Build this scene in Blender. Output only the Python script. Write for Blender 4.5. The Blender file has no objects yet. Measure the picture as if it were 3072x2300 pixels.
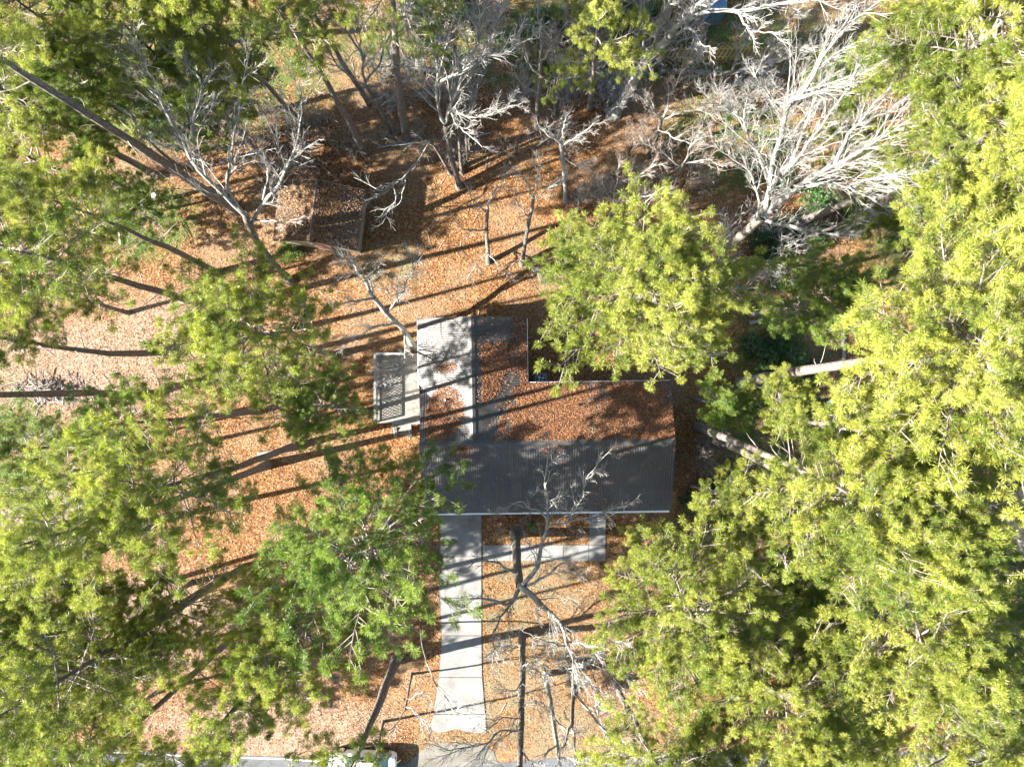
import bpy, math, random
import numpy as np
from mathutils import Vector, Matrix

# ------------------------------------------------------------------ camera, sky, sun, exposure
SC = bpy.context.scene
COL = SC.collection
H = 46.7                       # camera height above the yard, metres
GW = 70.0                      # width of ground seen, metres
S = 3072.0 / GW                # photo pixels per metre on the ground
cam_d = bpy.data.cameras.new('camera')
cam = bpy.data.objects.new('camera', cam_d)
COL.objects.link(cam)
cam.location = (0, 0, H)
cam.rotation_euler = (0, 0, 0)
cam_d.sensor_width = 36.0
cam_d.lens = 36.0 * H / GW
cam_d.clip_end = 2000
SC.camera = cam

SUN_EL = math.radians(31.0)
SHADOW_AZ = math.radians(13.7)             # shadows run to the right and slightly up
to_sun = Vector((-math.cos(SHADOW_AZ) * math.cos(SUN_EL), -math.sin(SHADOW_AZ) * math.cos(SUN_EL), math.sin(SUN_EL)))
world = bpy.data.worlds.new('World')
SC.world = world
world.use_nodes = True
_nt = world.node_tree
_sky = _nt.nodes.new('ShaderNodeTexSky')
_sky.sky_type = 'NISHITA'
_sky.sun_disc = False
_sky.sun_elevation = SUN_EL
_sky.sun_rotation = math.atan2(to_sun.x, to_sun.y) % (2 * math.pi)
_bg = _nt.nodes['Background']
_bg.inputs['Strength'].default_value = 0.06
_nt.links.new(_sky.outputs[0], _bg.inputs['Color'])
sun_d = bpy.data.lights.new('sun', 'SUN')
sun_d.energy = 5.0
sun_d.angle = math.radians(0.5)
sun_d.color = (1.0, 0.95, 0.88)
sun = bpy.data.objects.new('sun', sun_d)
COL.objects.link(sun)
sun.rotation_euler = to_sun.to_track_quat('Z', 'Y').to_euler()
sun.location = (-40, -10, 60)
SC.view_settings.view_transform = 'Standard'
SC.view_settings.look = 'None'
SC.view_settings.gamma = 1.0
SC.view_settings.use_curve_mapping = False
SC.view_settings.exposure = 2.85
SC.cycles.max_bounces = 4
SC.cycles.diffuse_bounces = 2
SC.cycles.transmission_bounces = 3
SC.cycles.transparent_max_bounces = 4

rng = np.random.default_rng(11)
random.seed(11)


def W(px, py, z=0.0):
    """world point seen at photo pixel (px, py) if it stands z metres above the ground"""
    f = (H - z) / H / S
    return np.array([(px - 1536.0) * f, (1150.0 - py) * f, z])


# ------------------------------------------------------------------ mesh helper
class MB:
    def __init__(s):
        s.v = []
        s.n = 0
        s.f = []

    def add(s, V, F, m=0):
        V = np.asarray(V, float).reshape(-1, 3)
        F = np.asarray(F, np.int64)
        s.f.append((F + s.n, m))
        s.v.append(V)
        s.n += len(V)

    def box(s, c, d, rz=0.0, m=0, R=None):
        x, y, z = [q / 2.0 for q in d]
        V = np.array([[-x, -y, -z], [x, -y, -z], [x, y, -z], [-x, y, -z], [-x, -y, z], [x, -y, z], [x, y, z], [-x, y, z]])
        if R is not None:
            V = V @ np.array(R).T
        elif rz:
            cc, ss = math.cos(rz), math.sin(rz)
            V = V @ np.array([[cc, ss, 0], [-ss, cc, 0], [0, 0, 1]])
        s.add(V + np.asarray(c, float), [[0, 3, 2, 1], [4, 5, 6, 7], [0, 1, 5, 4], [1, 2, 6, 5], [2, 3, 7, 6], [3, 0, 4, 7]], m)

    def tubes(s, P, R, n=4, m=0, cap=False):
        """P (N,K,3) polylines, R (N,K) radii"""
        P = np.asarray(P, float)
        R = np.asarray(R, float)
        if P.ndim == 2:
            P, R = P[None], R[None]
        N, K, _ = P.shape
        T = np.empty_like(P)
        T[:, 1:-1] = P[:, 2:] - P[:, :-2]
        T[:, 0] = P[:, 1] - P[:, 0]
        T[:, -1] = P[:, -1] - P[:, -2]
        T /= np.linalg.norm(T, axis=2, keepdims=True) + 1e-9
        D = P[:, -1] - P[:, 0]
        ref = np.where(np.abs(D[:, 2:3]) > 0.8 * np.linalg.norm(D, axis=1, keepdims=True), np.array([[1.0, 0.13, 0]]), np.array([[0.05, 0.02, 1.0]]))
        A = np.cross(T, ref[:, None, :])
        A /= np.linalg.norm(A, axis=2, keepdims=True) + 1e-9
        B = np.cross(T, A)
        a = np.arange(n) * 2 * math.pi / n
        ring = A[:, :, None, :] * np.cos(a)[None, None, :, None] + B[:, :, None, :] * np.sin(a)[None, None, :, None]
        V = P[:, :, None, :] + ring * R[:, :, None, None]
        i = np.arange(N)[:, None, None] * K * n
        k = np.arange(K - 1)[None, :, None] * n
        j = np.arange(n)[None, None, :]
        j2 = (j + 1) % n
        F = np.stack([i + k + j, i + k + n + j, i + k + n + j2, i + k + j2], -1).reshape(-1, 4)
        s.add(V, F, m)
        if cap:
            for q in range(N):
                s.f.append((np.array([[s.n - N * K * n + q * K * n + (K - 1) * n + t for t in range(n)]]), m))

    def build(s, name, mats, parent=None, origin=(0, 0, 0), smooth=False, data_only=False):
        me = bpy.data.meshes.new(name)
        V = np.concatenate(s.v) - np.asarray(origin, float)
        me.vertices.add(len(V))
        me.vertices.foreach_set('co', V.astype(np.float32).ravel())
        tot, idx, mi = [], [], []
        for F, m in s.f:
            tot.append(np.full(len(F), F.shape[1]))
            idx.append(F.ravel())
            mi.append(np.full(len(F), m))
        tot = np.concatenate(tot)
        idx = np.concatenate(idx)
        mi = np.concatenate(mi)
        me.loops.add(len(idx))
        me.loops.foreach_set('vertex_index', idx.astype(np.int32))
        me.polygons.add(len(tot))
        st = np.zeros(len(tot), np.int32)
        st[1:] = np.cumsum(tot)[:-1]
        me.polygons.foreach_set('loop_start', st)
        me.polygons.foreach_set('loop_total', tot.astype(np.int32))
        me.polygons.foreach_set('material_index', mi.astype(np.int32))
        me.polygons.foreach_set('use_smooth', np.full(len(tot), bool(smooth)))
        if not isinstance(mats, (list, tuple)):
            mats = [mats]
        for m in mats:
            me.materials.append(m)
        me.update(calc_edges=True)
        if data_only:
            return me
        return link(name, me, parent)


def link(name, me, parent=None):
    o = bpy.data.objects.new(name, me)
    COL.objects.link(o)
    if parent is not None:
        o.parent = parent
    return o


def tag(o, label, cat, group=None):
    o['label'] = label
    o['category'] = cat
    if group:
        o['group'] = group
    return o


def thing(name, label, cat, loc=(0, 0, 0), rz=0.0, group=None):
    o = bpy.data.objects.new(name, None)
    COL.objects.link(o)
    o.empty_display_size = 0.3
    o.location = [float(q) for q in loc]
    o.rotation_euler = (0, 0, rz)
    return tag(o, label, cat, group)


# ------------------------------------------------------------------ materials
def new_mat(name, rough=0.8, spec=0.3):
    m = bpy.data.materials.new(name)
    m.use_nodes = True
    nt = m.node_tree
    b = nt.nodes['Principled BSDF']
    b.inputs['Roughness'].default_value = rough
    b.inputs['Specular IOR Level'].default_value = spec
    return m, nt, b


def N(nt, t, **kw):
    n = nt.nodes.new(t)
    for k, v in kw.items():
        setattr(n, k, v)
    return n


def ramp(nt, fac, stops, interp='LINEAR'):
    r = N(nt, 'ShaderNodeValToRGB')
    r.color_ramp.interpolation = interp
    e = r.color_ramp.elements
    while len(e) > 1:
        e.remove(e[-1])
    e[0].position = stops[0][0]
    e[0].color = (*stops[0][1], 1)
    for p, c in stops[1:]:
        q = e.new(p)
        q.color = (*c, 1)
    nt.links.new(fac, r.inputs[0])
    return r.outputs[0]


def noise(nt, scale, detail=4, vec=None, rough=0.6, dist=0.0):
    n = N(nt, 'ShaderNodeTexNoise')
    n.inputs['Scale'].default_value = scale
    n.inputs['Detail'].default_value = detail
    n.inputs['Roughness'].default_value = rough
    n.inputs['Distortion'].default_value = dist
    if vec is not None:
        nt.links.new(vec, n.inputs['Vector'])
    return n.outputs['Fac']


def mix(nt, fac, a, b, mode='MIX'):
    n = N(nt, 'ShaderNodeMix', data_type='RGBA', blend_type=mode)
    for s, v in ((n.inputs[0], fac), (n.inputs[6], a), (n.inputs[7], b)):
        if isinstance(v, (int, float)):
            s.default_value = v
        elif isinstance(v, tuple):
            s.default_value = (*v, 1)
        else:
            nt.links.new(v, s)
    return n.outputs[2]


def math_n(nt, op, a, b=None, clamp=False):
    n = N(nt, 'ShaderNodeMath', operation=op, use_clamp=clamp)
    for s, v in zip(n.inputs, (a, b)):
        if v is None:
            continue
        if isinstance(v, (int, float)):
            s.default_value = v
        else:
            nt.links.new(v, s)
    return n.outputs[0]


def bump(nt, bsdf, h, strength=0.5, dist=0.05):
    n = N(nt, 'ShaderNodeBump')
    n.inputs['Strength'].default_value = strength
    n.inputs['Distance'].default_value = dist
    nt.links.new(h, n.inputs['Height'])
    nt.links.new(n.outputs[0], bsdf.inputs['Normal'])


def pos(nt):
    return N(nt, 'ShaderNodeNewGeometry').outputs['Position']


def objco(nt, sc=(1, 1, 1)):
    t = N(nt, 'ShaderNodeTexCoord').outputs['Object']
    mp = N(nt, 'ShaderNodeMapping')
    mp.inputs['Scale'].default_value = sc
    nt.links.new(t, mp.inputs[0])
    return mp.outputs[0]


def simple(name, c1, c2, scale=6.0, rough=0.8, spec=0.3, bumpy=0.3, detail=5, sc=(1, 1, 1), metallic=0.0):
    m, nt, b = new_mat(name, rough, spec)
    v = objco(nt, sc)
    f = noise(nt, scale, detail, v)
    c = ramp(nt, f, [(0.3, c1), (0.7, c2)])
    nt.links.new(c, b.inputs['Base Color'])
    b.inputs['Metallic'].default_value = metallic
    if bumpy:
        bump(nt, b, f, bumpy, 0.02)
    return m


LEAF_STOPS = [(0.0, (.05, .022, .010)), (.14, (.13, .052, .020)), (.30, (.24, .098, .034)), (.50, (.33, .15, .055)),
              (.68, (.42, .225, .10)), (.84, (.54, .34, .19)), (1.0, (.66, .48, .32))]
LEAF_STOPS = [(p, (c[0] * .485, c[1] * .495, c[2] * .455)) for p, c in LEAF_STOPS]


def mat_leaf(name='dry_leaf', stops=LEAF_STOPS, mixk=.45):
    m, nt, b = new_mat(name, 0.6, 0.35)
    g = N(nt, 'ShaderNodeNewGeometry')
    c = ramp(nt, g.outputs['Random Per Island'], stops)
    big = noise(nt, 0.16, 3, g.outputs['Position'])
    # leaves from other trees: paler and pinker to the left of the yard
    x = N(nt, 'ShaderNodeSeparateXYZ')
    nt.links.new(g.outputs['Position'], x.inputs[0])
    c = mix(nt, ramp(nt, big, [(.46, (0, 0, 0)), (.62, (mixk, mixk, mixk))]), c, (.22, .16, .10))
    nt.links.new(c, b.inputs['Base Color'])
    return m


def mat_ground():
    m, nt, b = new_mat('leaf_litter_ground', 0.9, 0.15)
    p = pos(nt)
    vo = N(nt, 'ShaderNodeTexVoronoi')
    vo.inputs['Scale'].default_value = 11.0
    nt.links.new(p, vo.inputs['Vector'])
    vo2 = N(nt, 'ShaderNodeTexVoronoi')
    vo2.inputs['Scale'].default_value = 19.0
    nt.links.new(p, vo2.inputs['Vector'])
    s1 = N(nt, 'ShaderNodeSeparateColor')
    nt.links.new(vo.outputs['Color'], s1.inputs[0])
    s2 = N(nt, 'ShaderNodeSeparateColor')
    nt.links.new(vo2.outputs['Color'], s2.inputs[0])
    r = math_n(nt, 'ADD', math_n(nt, 'MULTIPLY', s1.outputs[0], .6), math_n(nt, 'MULTIPLY', s2.outputs[1], .4))
    mid = noise(nt, 1.1, 5, p)
    r = math_n(nt, 'ADD', r, math_n(nt, 'MULTIPLY', math_n(nt, 'SUBTRACT', mid, .5), .5), True)
    c = ramp(nt, r, LEAF_STOPS)
    big = noise(nt, 0.16, 3, p)
    c = mix(nt, ramp(nt, big, [(.46, (0, 0, 0)), (.62, (.45, .45, .45))]), c, (.22, .16, .10))
    at = N(nt, 'ShaderNodeVertexColor', layer_name='cover')
    sa = N(nt, 'ShaderNodeSeparateColor')
    nt.links.new(at.outputs[0], sa.inputs[0])
    fine = noise(nt, 9, 6, p, .7)
    med = noise(nt, .9, 4, p)
    # red: dormant tan grass, green: green ground cover, blue: pale dry litter
    gm = math_n(nt, 'MULTIPLY', sa.outputs[0], ramp(nt, med, [(.38, (0, 0, 0)), (.6, (1, 1, 1))]))
    c = mix(nt, gm, c, ramp(nt, fine, [(.3, (0.079, 0.061, 0.029)), (.7, (0.209, 0.173, 0.101))]))
    gm = math_n(nt, 'MULTIPLY', sa.outputs[1], ramp(nt, med, [(.35, (0, 0, 0)), (.55, (1, 1, 1))]))
    c = mix(nt, gm, c, ramp(nt, fine, [(.3, (.025, .045, .012)), (.7, (.09, .13, .03))]))
    c = mix(nt, math_n(nt, 'MULTIPLY', sa.outputs[2], .42), c, ramp(nt, r, [(.1, (0.116, 0.075, 0.054)), (.5, (0.245, 0.187, 0.146)), (.9, (0.354, 0.299, 0.252))]))
    nt.links.new(c, b.inputs['Base Color'])
    bump(nt, b, math_n(nt, 'ADD', r, math_n(nt, 'MULTIPLY', mid, .6)), 0.9, 0.06)
    return m


def mat_needles(name, cdark, clight, brown=0.04):
    m = bpy.data.materials.new(name)
    m.use_nodes = True
    nt = m.node_tree
    b = nt.nodes['Principled BSDF']
    out = nt.nodes['Material Output']
    b.inputs['Roughness'].default_value = 0.45
    b.inputs['Specular IOR Level'].default_value = 0.4
    g = N(nt, 'ShaderNodeNewGeometry')
    oi = N(nt, 'ShaderNodeObjectInfo')
    f = math_n(nt, 'ADD', math_n(nt, 'MULTIPLY', g.outputs['Random Per Island'], .45), math_n(nt, 'MULTIPLY', oi.outputs['Random'], .55))
    f2 = noise(nt, 0.8, 2, g.outputs['Position'])
    f3 = noise(nt, 0.11, 1, g.outputs['Position'])
    f = math_n(nt, 'ADD', f, math_n(nt, 'MULTIPLY', math_n(nt, 'SUBTRACT', f3, .5), .8))
    f = math_n(nt, 'ADD', f, math_n(nt, 'MULTIPLY', math_n(nt, 'SUBTRACT', f2, .5), .7), True)
    c = ramp(nt, f, [(.15, cdark), (.85, clight)])
    dead = math_n(nt, 'LESS_THAN', N(nt, 'ShaderNodeNewGeometry').outputs['Random Per Island'], brown)
    c = mix(nt, math_n(nt, 'MULTIPLY', dead, .8), c, (.22, .11, .04))
    nt.links.new(c, b.inputs['Base Color'])
    tr = N(nt, 'ShaderNodeBsdfTranslucent')
    nt.links.new(mix(nt, 1.0, c, (.85, 1.0, .6), 'MULTIPLY'), tr.inputs[0])
    ms = N(nt, 'ShaderNodeMixShader')
    ms.inputs[0].default_value = 0.42
    nt.links.new(b.outputs[0], ms.inputs[1])
    nt.links.new(tr.outputs[0], ms.inputs[2])
    nt.links.new(ms.outputs[0], out.inputs[0])
    return m


def mat_bark(name, c1, c2, c3, sc=(9, 9, 2.2), bs=.8):
    m, nt, b = new_mat(name, 0.9, 0.15)
    v = objco(nt, sc)
    vo = N(nt, 'ShaderNodeTexVoronoi', feature='DISTANCE_TO_EDGE')
    vo.inputs['Scale'].default_value = 1.0
    nt.links.new(v, vo.inputs['Vector'])
    f = noise(nt, 2.0, 6, v, .7)
    e = ramp(nt, vo.outputs['Distance'], [(0, (0, 0, 0)), (.18, (1, 1, 1))])
    c = ramp(nt, f, [(.25, c1), (.55, c2), (.8, c3)])
    c = mix(nt, e, mix(nt, .6, c, c1), c)
    nt.links.new(c, b.inputs['Base Color'])
    h = math_n(nt, 'ADD', math_n(nt, 'MULTIPLY', f, .5), math_n(nt, 'MULTIPLY', e, .5))
    bump(nt, b, h, bs, .03)
    return m


def mat_lichen(name, c1, c2, c3):
    m, nt, b = new_mat(name, 0.85, 0.2)
    v = objco(nt)
    f = noise(nt, 3.0, 6, v, .65)
    c = ramp(nt, f, [(.3, c1), (.5, c2), (.68, c3)])
    nt.links.new(c, b.inputs['Base Color'])
    bump(nt, b, f, .5, .02)
    return m


M = {}
M['leaf'] = mat_leaf()
M['rust_leaf'] = mat_leaf('rust_leaf', [(p, (c[0] * 1.12, c[1] * .86, c[2] * .70)) for p, c in LEAF_STOPS], .08)
M['ground'] = mat_ground()
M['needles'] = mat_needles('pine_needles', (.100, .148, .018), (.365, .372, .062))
M['needles_shade'] = mat_needles('shade_tinted_needles', (.075, .138, .020), (.235, .300, .045), .03)  # darker copy of the needles: shade on these crowns is put into the colour
M['pine_bark'] = mat_bark('pine_bark', (.060, .048, .040), (.185, .165, .145), (.33, .305, .275))
M['grey_bark'] = mat_bark('grey_bark', (0.056, 0.048, 0.040), (0.160, 0.144, 0.120), (0.272, 0.256, 0.224), (7, 7, 1.6))
M['limb'] = mat_lichen('lichen_limb', (0.096, 0.090, 0.078), (0.215, 0.215, 0.191), (0.329, 0.329, 0.299))
M['twig'] = mat_lichen('pale_twig', (0.162, 0.151, 0.135), (0.249, 0.238, 0.217), (0.336, 0.325, 0.303))
M['brown_twig'] = mat_lichen('brown_twig', (0.105, 0.083, 0.064), (0.195, 0.158, 0.128), (0.300, 0.262, 0.225))
M['pine_twig'] = mat_lichen('pine_branch_wood', (.10, .08, .06), (.19, .16, .13), (.32, .29, .25))
M['shrub_leaf'] = mat_needles('broad_leaf', (.020, .055, .014), (.060, .125, .030), .02)
M['bright_leaf'] = mat_needles('bright_leaf', (.06, .11, .015), (.16, .22, .04), .02)
M['roof'] = None


def mat_roof(name, ca, cb, cc):
    m, nt, b = new_mat(name, 0.42, 0.5)
    v = objco(nt)
    f = noise(nt, .7, 5, v, .65)
    f2 = noise(nt, 9, 5, v, .7)
    c = ramp(nt, math_n(nt, 'ADD', math_n(nt, 'MULTIPLY', f, .7), math_n(nt, 'MULTIPLY', f2, .3)), [(.32, ca), (.5, cb), (.68, cc)])
    nt.links.new(c, b.inputs['Base Color'])
    rr = ramp(nt, f2, [(.3, (.35, .35, .35)), (.7, (.6, .6, .6))])
    nt.links.new(rr, b.inputs['Roughness'])
    b.inputs['Metallic'].default_value = 0.25
    return m


M['roof'] = mat_roof('weathered_metal_roof', (0.041, 0.040, 0.039), (0.059, 0.056, 0.053), (0.081, 0.077, 0.071))
M['rust_roof'] = mat_roof('rusty_metal_roof', (.055, .032, .020), (.095, .066, .046), (.125, .102, .082))
M['brick'] = simple('wall_siding', (.30, .26, .22), (.40, .36, .31), 3)
M['white'] = simple('white_paint', (.70, .70, .68), (.82, .82, .80), 2, .5, .4, .05)
M['glass'], _n, _b = new_mat('window_glass', .08, .6)
_b.inputs['Base Color'].default_value = (.03, .04, .05, 1)
M['deck'] = simple('weathered_deck_wood', (0.112, 0.112, 0.098), (0.225, 0.219, 0.191), 5, .85, .2, .4, 6, (0.780, 4.680, 4.680))
M['rail'] = simple('grey_rail_wood', (0.126, 0.138, 0.135), (0.219, 0.230, 0.225), 5, .85, .2, .3, 6, (4.800, 1.600, 1.600))
M['red_wood'] = simple('faded_red_wood', (0.216, 0.086, 0.065), (0.331, 0.216, 0.173), 3, .85, .2, .3, 5)
M['tan_wood'] = simple('weathered_tan_wood', (0.173, 0.137, 0.086), (0.302, 0.252, 0.173), 4, .85, .2, .3, 6)
M['fence'] = simple('yellow_fence_wood', (.24, .18, .06), (.46, .36, .15), 5, .85, .2, .3, 6, (3, 3, 1))  # yellowish wood of the pickets and rails
M['blue'] = simple('blue_metal', (.05, .09, .14), (.10, .17, .24), 2, .4, .5, .05)
M['dark_shingle'] = simple('dark_shingles', (.035, .038, .045), (.075, .08, .09), 14, .9, .2, .5)
M['ac'] = simple('cooling_unit_metal', (.10, .12, .13), (.17, .19, .20), 3, .5, .5, .05, 3, (1, 1, 1), .4)
M['fan'] = simple('fan_blade', (.42, .52, .62), (.50, .60, .70), 3, .35, .5, 0)
M['dark'] = simple('dark_plastic', (.012, .012, .013), (.03, .03, .032), 3, .6, .4, 0)
M['pale_log'] = mat_bark('pale_log_wood', (0.154, 0.133, 0.105), (0.294, 0.273, 0.238), (0.406, 0.385, 0.350), (3, 9, 9), .5)
M['car'] = simple('white_car_paint', (.74, .75, .76), (.80, .80, .80), 1, .22, .6, 0)
M['tyre'] = simple('tyre_rubber', (.014, .014, .014), (.03, .03, .03), 6, .85, .2, .2)
M['chrome'], _n, _b = new_mat('chrome', .2, .6)
_b.inputs['Base Color'].default_value = (.6, .6, .6, 1)
_b.inputs['Metallic'].default_value = 1.0
M['car_glass'], _n, _b = new_mat('car_glass', .06, .7)
_b.inputs['Base Color'].default_value = (.05, .10, .10, 1)
M['red_lens'], _n, _b = new_mat('red_lens', .2, .5)
_b.inputs['Base Color'].default_value = (.35, .02, .02, 1)


def mat_concrete(name, ca, cb, cc):
    m, nt, b = new_mat(name, 0.88, 0.2)
    p = pos(nt)
    oi = N(nt, 'ShaderNodeObjectInfo')
    f = noise(nt, .9, 7, p, .65)
    f2 = noise(nt, 24, 4, p, .7)
    k = math_n(nt, 'ADD', math_n(nt, 'MULTIPLY', f, .72), math_n(nt, 'MULTIPLY', f2, .2))
    k = math_n(nt, 'ADD', k, math_n(nt, 'MULTIPLY', oi.outputs['Random'], .035))
    c = ramp(nt, k, [(.36, ca), (.5, cb), (.66, cc)])
    st = noise(nt, 2.6, 5, p, .6)
    c = mix(nt, ramp(nt, st, [(.60, (0, 0, 0)), (.74, (.4, .4, .4))]), c, (.26, .20, .12))
    vo = N(nt, 'ShaderNodeTexVoronoi', feature='DISTANCE_TO_EDGE')
    vo.inputs['Scale'].default_value = .42
    nt.links.new(p, vo.inputs['Vector'])
    cr = ramp(nt, vo.outputs['Distance'], [(0, (1, 1, 1)), (.008, (0, 0, 0))])
    c = mix(nt, math_n(nt, 'MULTIPLY', cr, .45), c, (.14, .12, .09))
    nt.links.new(c, b.inputs['Base Color'])
    bump(nt, b, f2, .3, .01)
    return m


M['concrete'] = mat_concrete('driveway_concrete', (0.123, 0.118, 0.107), (0.163, 0.158, 0.149), (0.190, 0.188, 0.181))
M['old_concrete'] = mat_concrete('apron_concrete', (0.084, 0.077, 0.061), (0.116, 0.108, 0.090), (0.148, 0.140, 0.121))
M['asphalt'] = mat_concrete('worn_asphalt', (0.061, 0.064, 0.066), (0.084, 0.087, 0.089), (0.106, 0.109, 0.112))
M['line'] = simple('road_line_paint', (.52, .52, .48), (.78, .78, .75), 9, .8, .2, 0)


# ------------------------------------------------------------------ ground
def smooth_blob(X, Y, cx, cy, rx, ry):
    d = ((X - cx) / rx) ** 2 + ((Y - cy) / ry) ** 2
    return np.clip(1.5 - 1.2 * d, 0, 1)


def make_ground():
    xs = np.concatenate([[-260, -120, -60], np.arange(-42, 42.1, .6), [60, 120, 260]])
    ys = np.concatenate([[-260, -120, -60], np.arange(-33, 33.1, .6), [60, 120, 260]])
    X, Y = np.meshgrid(xs, ys, indexing='ij')
    Z = np.zeros_like(X)
    nx, ny = X.shape
    V = np.stack([X, Y, Z], -1).reshape(-1, 3)
    I = np.arange(nx * ny).reshape(nx, ny)
    F = np.stack([I[:-1, :-1], I[1:, :-1], I[1:, 1:], I[:-1, 1:]], -1).reshape(-1, 4)
    mb = MB()
    mb.add(V, F)
    o = mb.build('ground', M['ground'])
    o['kind'] = 'structure'
    tan = np.zeros(X.shape)
    for px, py, rx, ry in ((1620, 1760, 4.5, 2.2), (1580, 2050, 5, 5), (1750, 2180, 6, 2.5), (1500, 1900, 3, 3), (1380, 2220, 4, 1.2), (150, 1890, 3, 1.5), (1180, 790, 2.5, 2)):
        c = W(px, py)
        tan = np.maximum(tan, smooth_blob(X, Y, c[0], c[1], rx, ry))
    gr = np.zeros(X.shape)
    for px, py, rx, ry in ((2330, 930, 3, 3.2), (2330, 1090, 4, 3), (3000, 1900, 5, 9), (2900, 700, 8, 6), (450, 200, 14, 6), (2200, 420, 5, 4), (1750, 120, 20, 3.5), (40, 1500, 5, 9), (430, 660, 4, 3), (2500, 1700, 12, 8), (2450, 1300, 8, 5)):
        c = W(px, py)
        gr = np.maximum(gr, smooth_blob(X, Y, c[0], c[1], rx, ry))
    pale = np.zeros(X.shape)
    for px, py, rx, ry in ((250, 1110, 9, 3.5), (520, 1000, 4, 3), (380, 1900, 8, 4), (800, 2180, 9, 2.5), (120, 1560, 4, 3)):
        c = W(px, py)
        pale = np.maximum(pale, smooth_blob(X, Y, c[0], c[1], rx, ry))
    vc = o.data.color_attributes.new('cover', 'FLOAT_COLOR', 'POINT')
    A = np.stack([tan, gr, pale, np.ones_like(tan)], -1).astype(np.float32)
    vc.data.foreach_set('color', A.ravel())


make_ground()


def sheet(name, pts, z, m, kind='structure'):
    mb = MB()
    V = [[p[0], p[1], z] for p in pts]
    mb.add(V, [list(range(len(V)))])
    o = mb.build(name, m)
    if kind:
        o['kind'] = kind
    return o


def px_poly(pp):
    return [W(*p) for p in pp]


# road along the bottom of the frame, its edge line, kerbless
top_edge = [(-2600, 2236), (-700, 2238), (215, 2243), (560, 2259), (850, 2268), (1100, 2285), (1300, 2292), (1520, 2284), (1890, 2256), (2600, 2252), (5600, 2250)]
road_pts = [W(*p) for p in top_edge]
sheet('road', [(p[0], p[1]) for p in road_pts] + [(road_pts[-1][0], -33.2), (road_pts[0][0], -33.2)], .012, M['asphalt'])
mb = MB()
for (a, b) in zip(top_edge[:5], top_edge[1:6]):
    A, B = W(a[0], a[1] + 7), W(b[0], b[1] + 7)
    mb.add([[A[0], A[1] - .04, .018], [B[0], B[1] - .04, .018], [B[0], B[1] + .04, .018], [A[0], A[1] + .04, .018]], [[0, 1, 2, 3]])
o = mb.build('road_edge_line', M['line'])
o['kind'] = 'structure'

# driveway of poured slabs
drv = sheet('driveway', px_poly([(1318, 1540), (1318, 1790), (1326, 1930), (1310, 2080), (1296, 2176), (1462, 2190), (1455, 2100), (1447, 2000), (1447, 1540)])[::-1], .010, M['old_concrete'])


def slab(parent, pts, z=.055):
    mb = MB()
    n = len(pts)
    V = [[p[0], p[1], z] for p in pts] + [[p[0], p[1], -.03] for p in pts]
    mb.add(V, [list(range(n))])
    mb.f.append((np.array([[i, i + n, (i + 1) % n + n, (i + 1) % n] for i in range(n)]), 0))
    return mb.build('concrete_slab', M['concrete'], parent)


def dl(y):
    return np.interp(y, [1540, 1790, 1930, 2080, 2170, 2200], [1322, 1322, 1328, 1312, 1296, 1302])


def dr(y):
    return np.interp(y, [1540, 2000, 2100, 2200], [1444, 1444, 1451, 1462])


yy = [1543, 1668, 1792, 1905, 2030, 2140]
for a, b in zip(yy[:-1], yy[1:]):
    slab(drv, px_poly([(dl(b - 1.0), b - 1.0), (dr(b - 1.0), b - 1.0), (dr(a + 1.0), a + 1.0), (dl(a + 1.0), a + 1.0)]))
# broken last slab
slab(drv, px_poly([(1300, 2142), (1292, 2172), (1297, 2188), (1315, 2196), (1336, 2193), (1352, 2186), (1372, 2184), (1395, 2191), (1422, 2196), (1458, 2196), (1456, 2142)]))
wk = sheet('walkway', px_poly([(1449, 1682), (1817, 1682), (1817, 1530), (1767, 1530), (1767, 1633), (1449, 1633)]), .008, M['old_concrete'])
xs = [1449, 1530, 1610, 1690, 1766]
for a, b in zip(xs[:-1], xs[1:]):
    slab(wk, px_poly([(a + .8, 1681), (b - .8, 1681), (b - .8, 1634), (a + .8, 1634)]))
slab(wk, px_poly([(1767, 1681), (1816, 1681), (1816, 1634), (1767, 1634)]))
slab(wk, px_poly([(1768, 1632.5), (1816, 1632.5), (1816, 1583), (1768, 1583)]))
st = slab(wk, px_poly([(1768, 1581), (1816, 1581), (1816, 1535), (1768, 1535)]), .16)
sheet('driveway_apron', px_poly([(1262, 2252), (1285, 2236), (1330, 2226), (1440, 2228), (1480, 2250), (1496, 2293), (1300, 2298), (1215, 2296)])[::-1], .020, M['old_concrete'])

# ------------------------------------------------------------------ house
HL = np.array([2.0, -3.0, 0.0])
HROT = math.radians(0.8)
house = thing('house', 'single storey L-shaped house with ribbed metal roof strewn with leaves', 'house', HL, HROT)
XR, ZR, YR = -2.45, 4.1, -3.7
Z_E = 2.85
K_W, K_M = 1.25 / 3.5, 1.25 / 3.75
XL, XRT = -5.95, 1.05
YT, YB = 4.22, -8.30
XA, XB = -5.78, 10.18


def roof_z(x, y):
    zm = ZR - np.where(y > YR, K_M * (y - YR), .326 * (YR - y))
    zw = ZR - K_W * np.abs(x - XR)
    zw = np.where((y >= YR) & (y <= YT) & (np.abs(x - XR) <= 3.5), zw, -9)
    zm = np.where((y <= .05) & (y >= YB) & (x >= XA) & (x <= XB), zm, -9)
    return np.maximum(zm, zw)


# walls
mb = MB()
wl = [(-5.6, -7.3), (9.85, -7.3), (9.85, -.35), (.65, -.35), (.65, 3.9), (-5.6, 3.9)]
n = len(wl)
V = [[x, y, 0] for x, y in wl] + [[x, y, 2.62] for x, y in wl]
mb.add(V, [[i, (i + 1) % n, (i + 1) % n + n, i + n] for i in range(n)])
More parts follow.
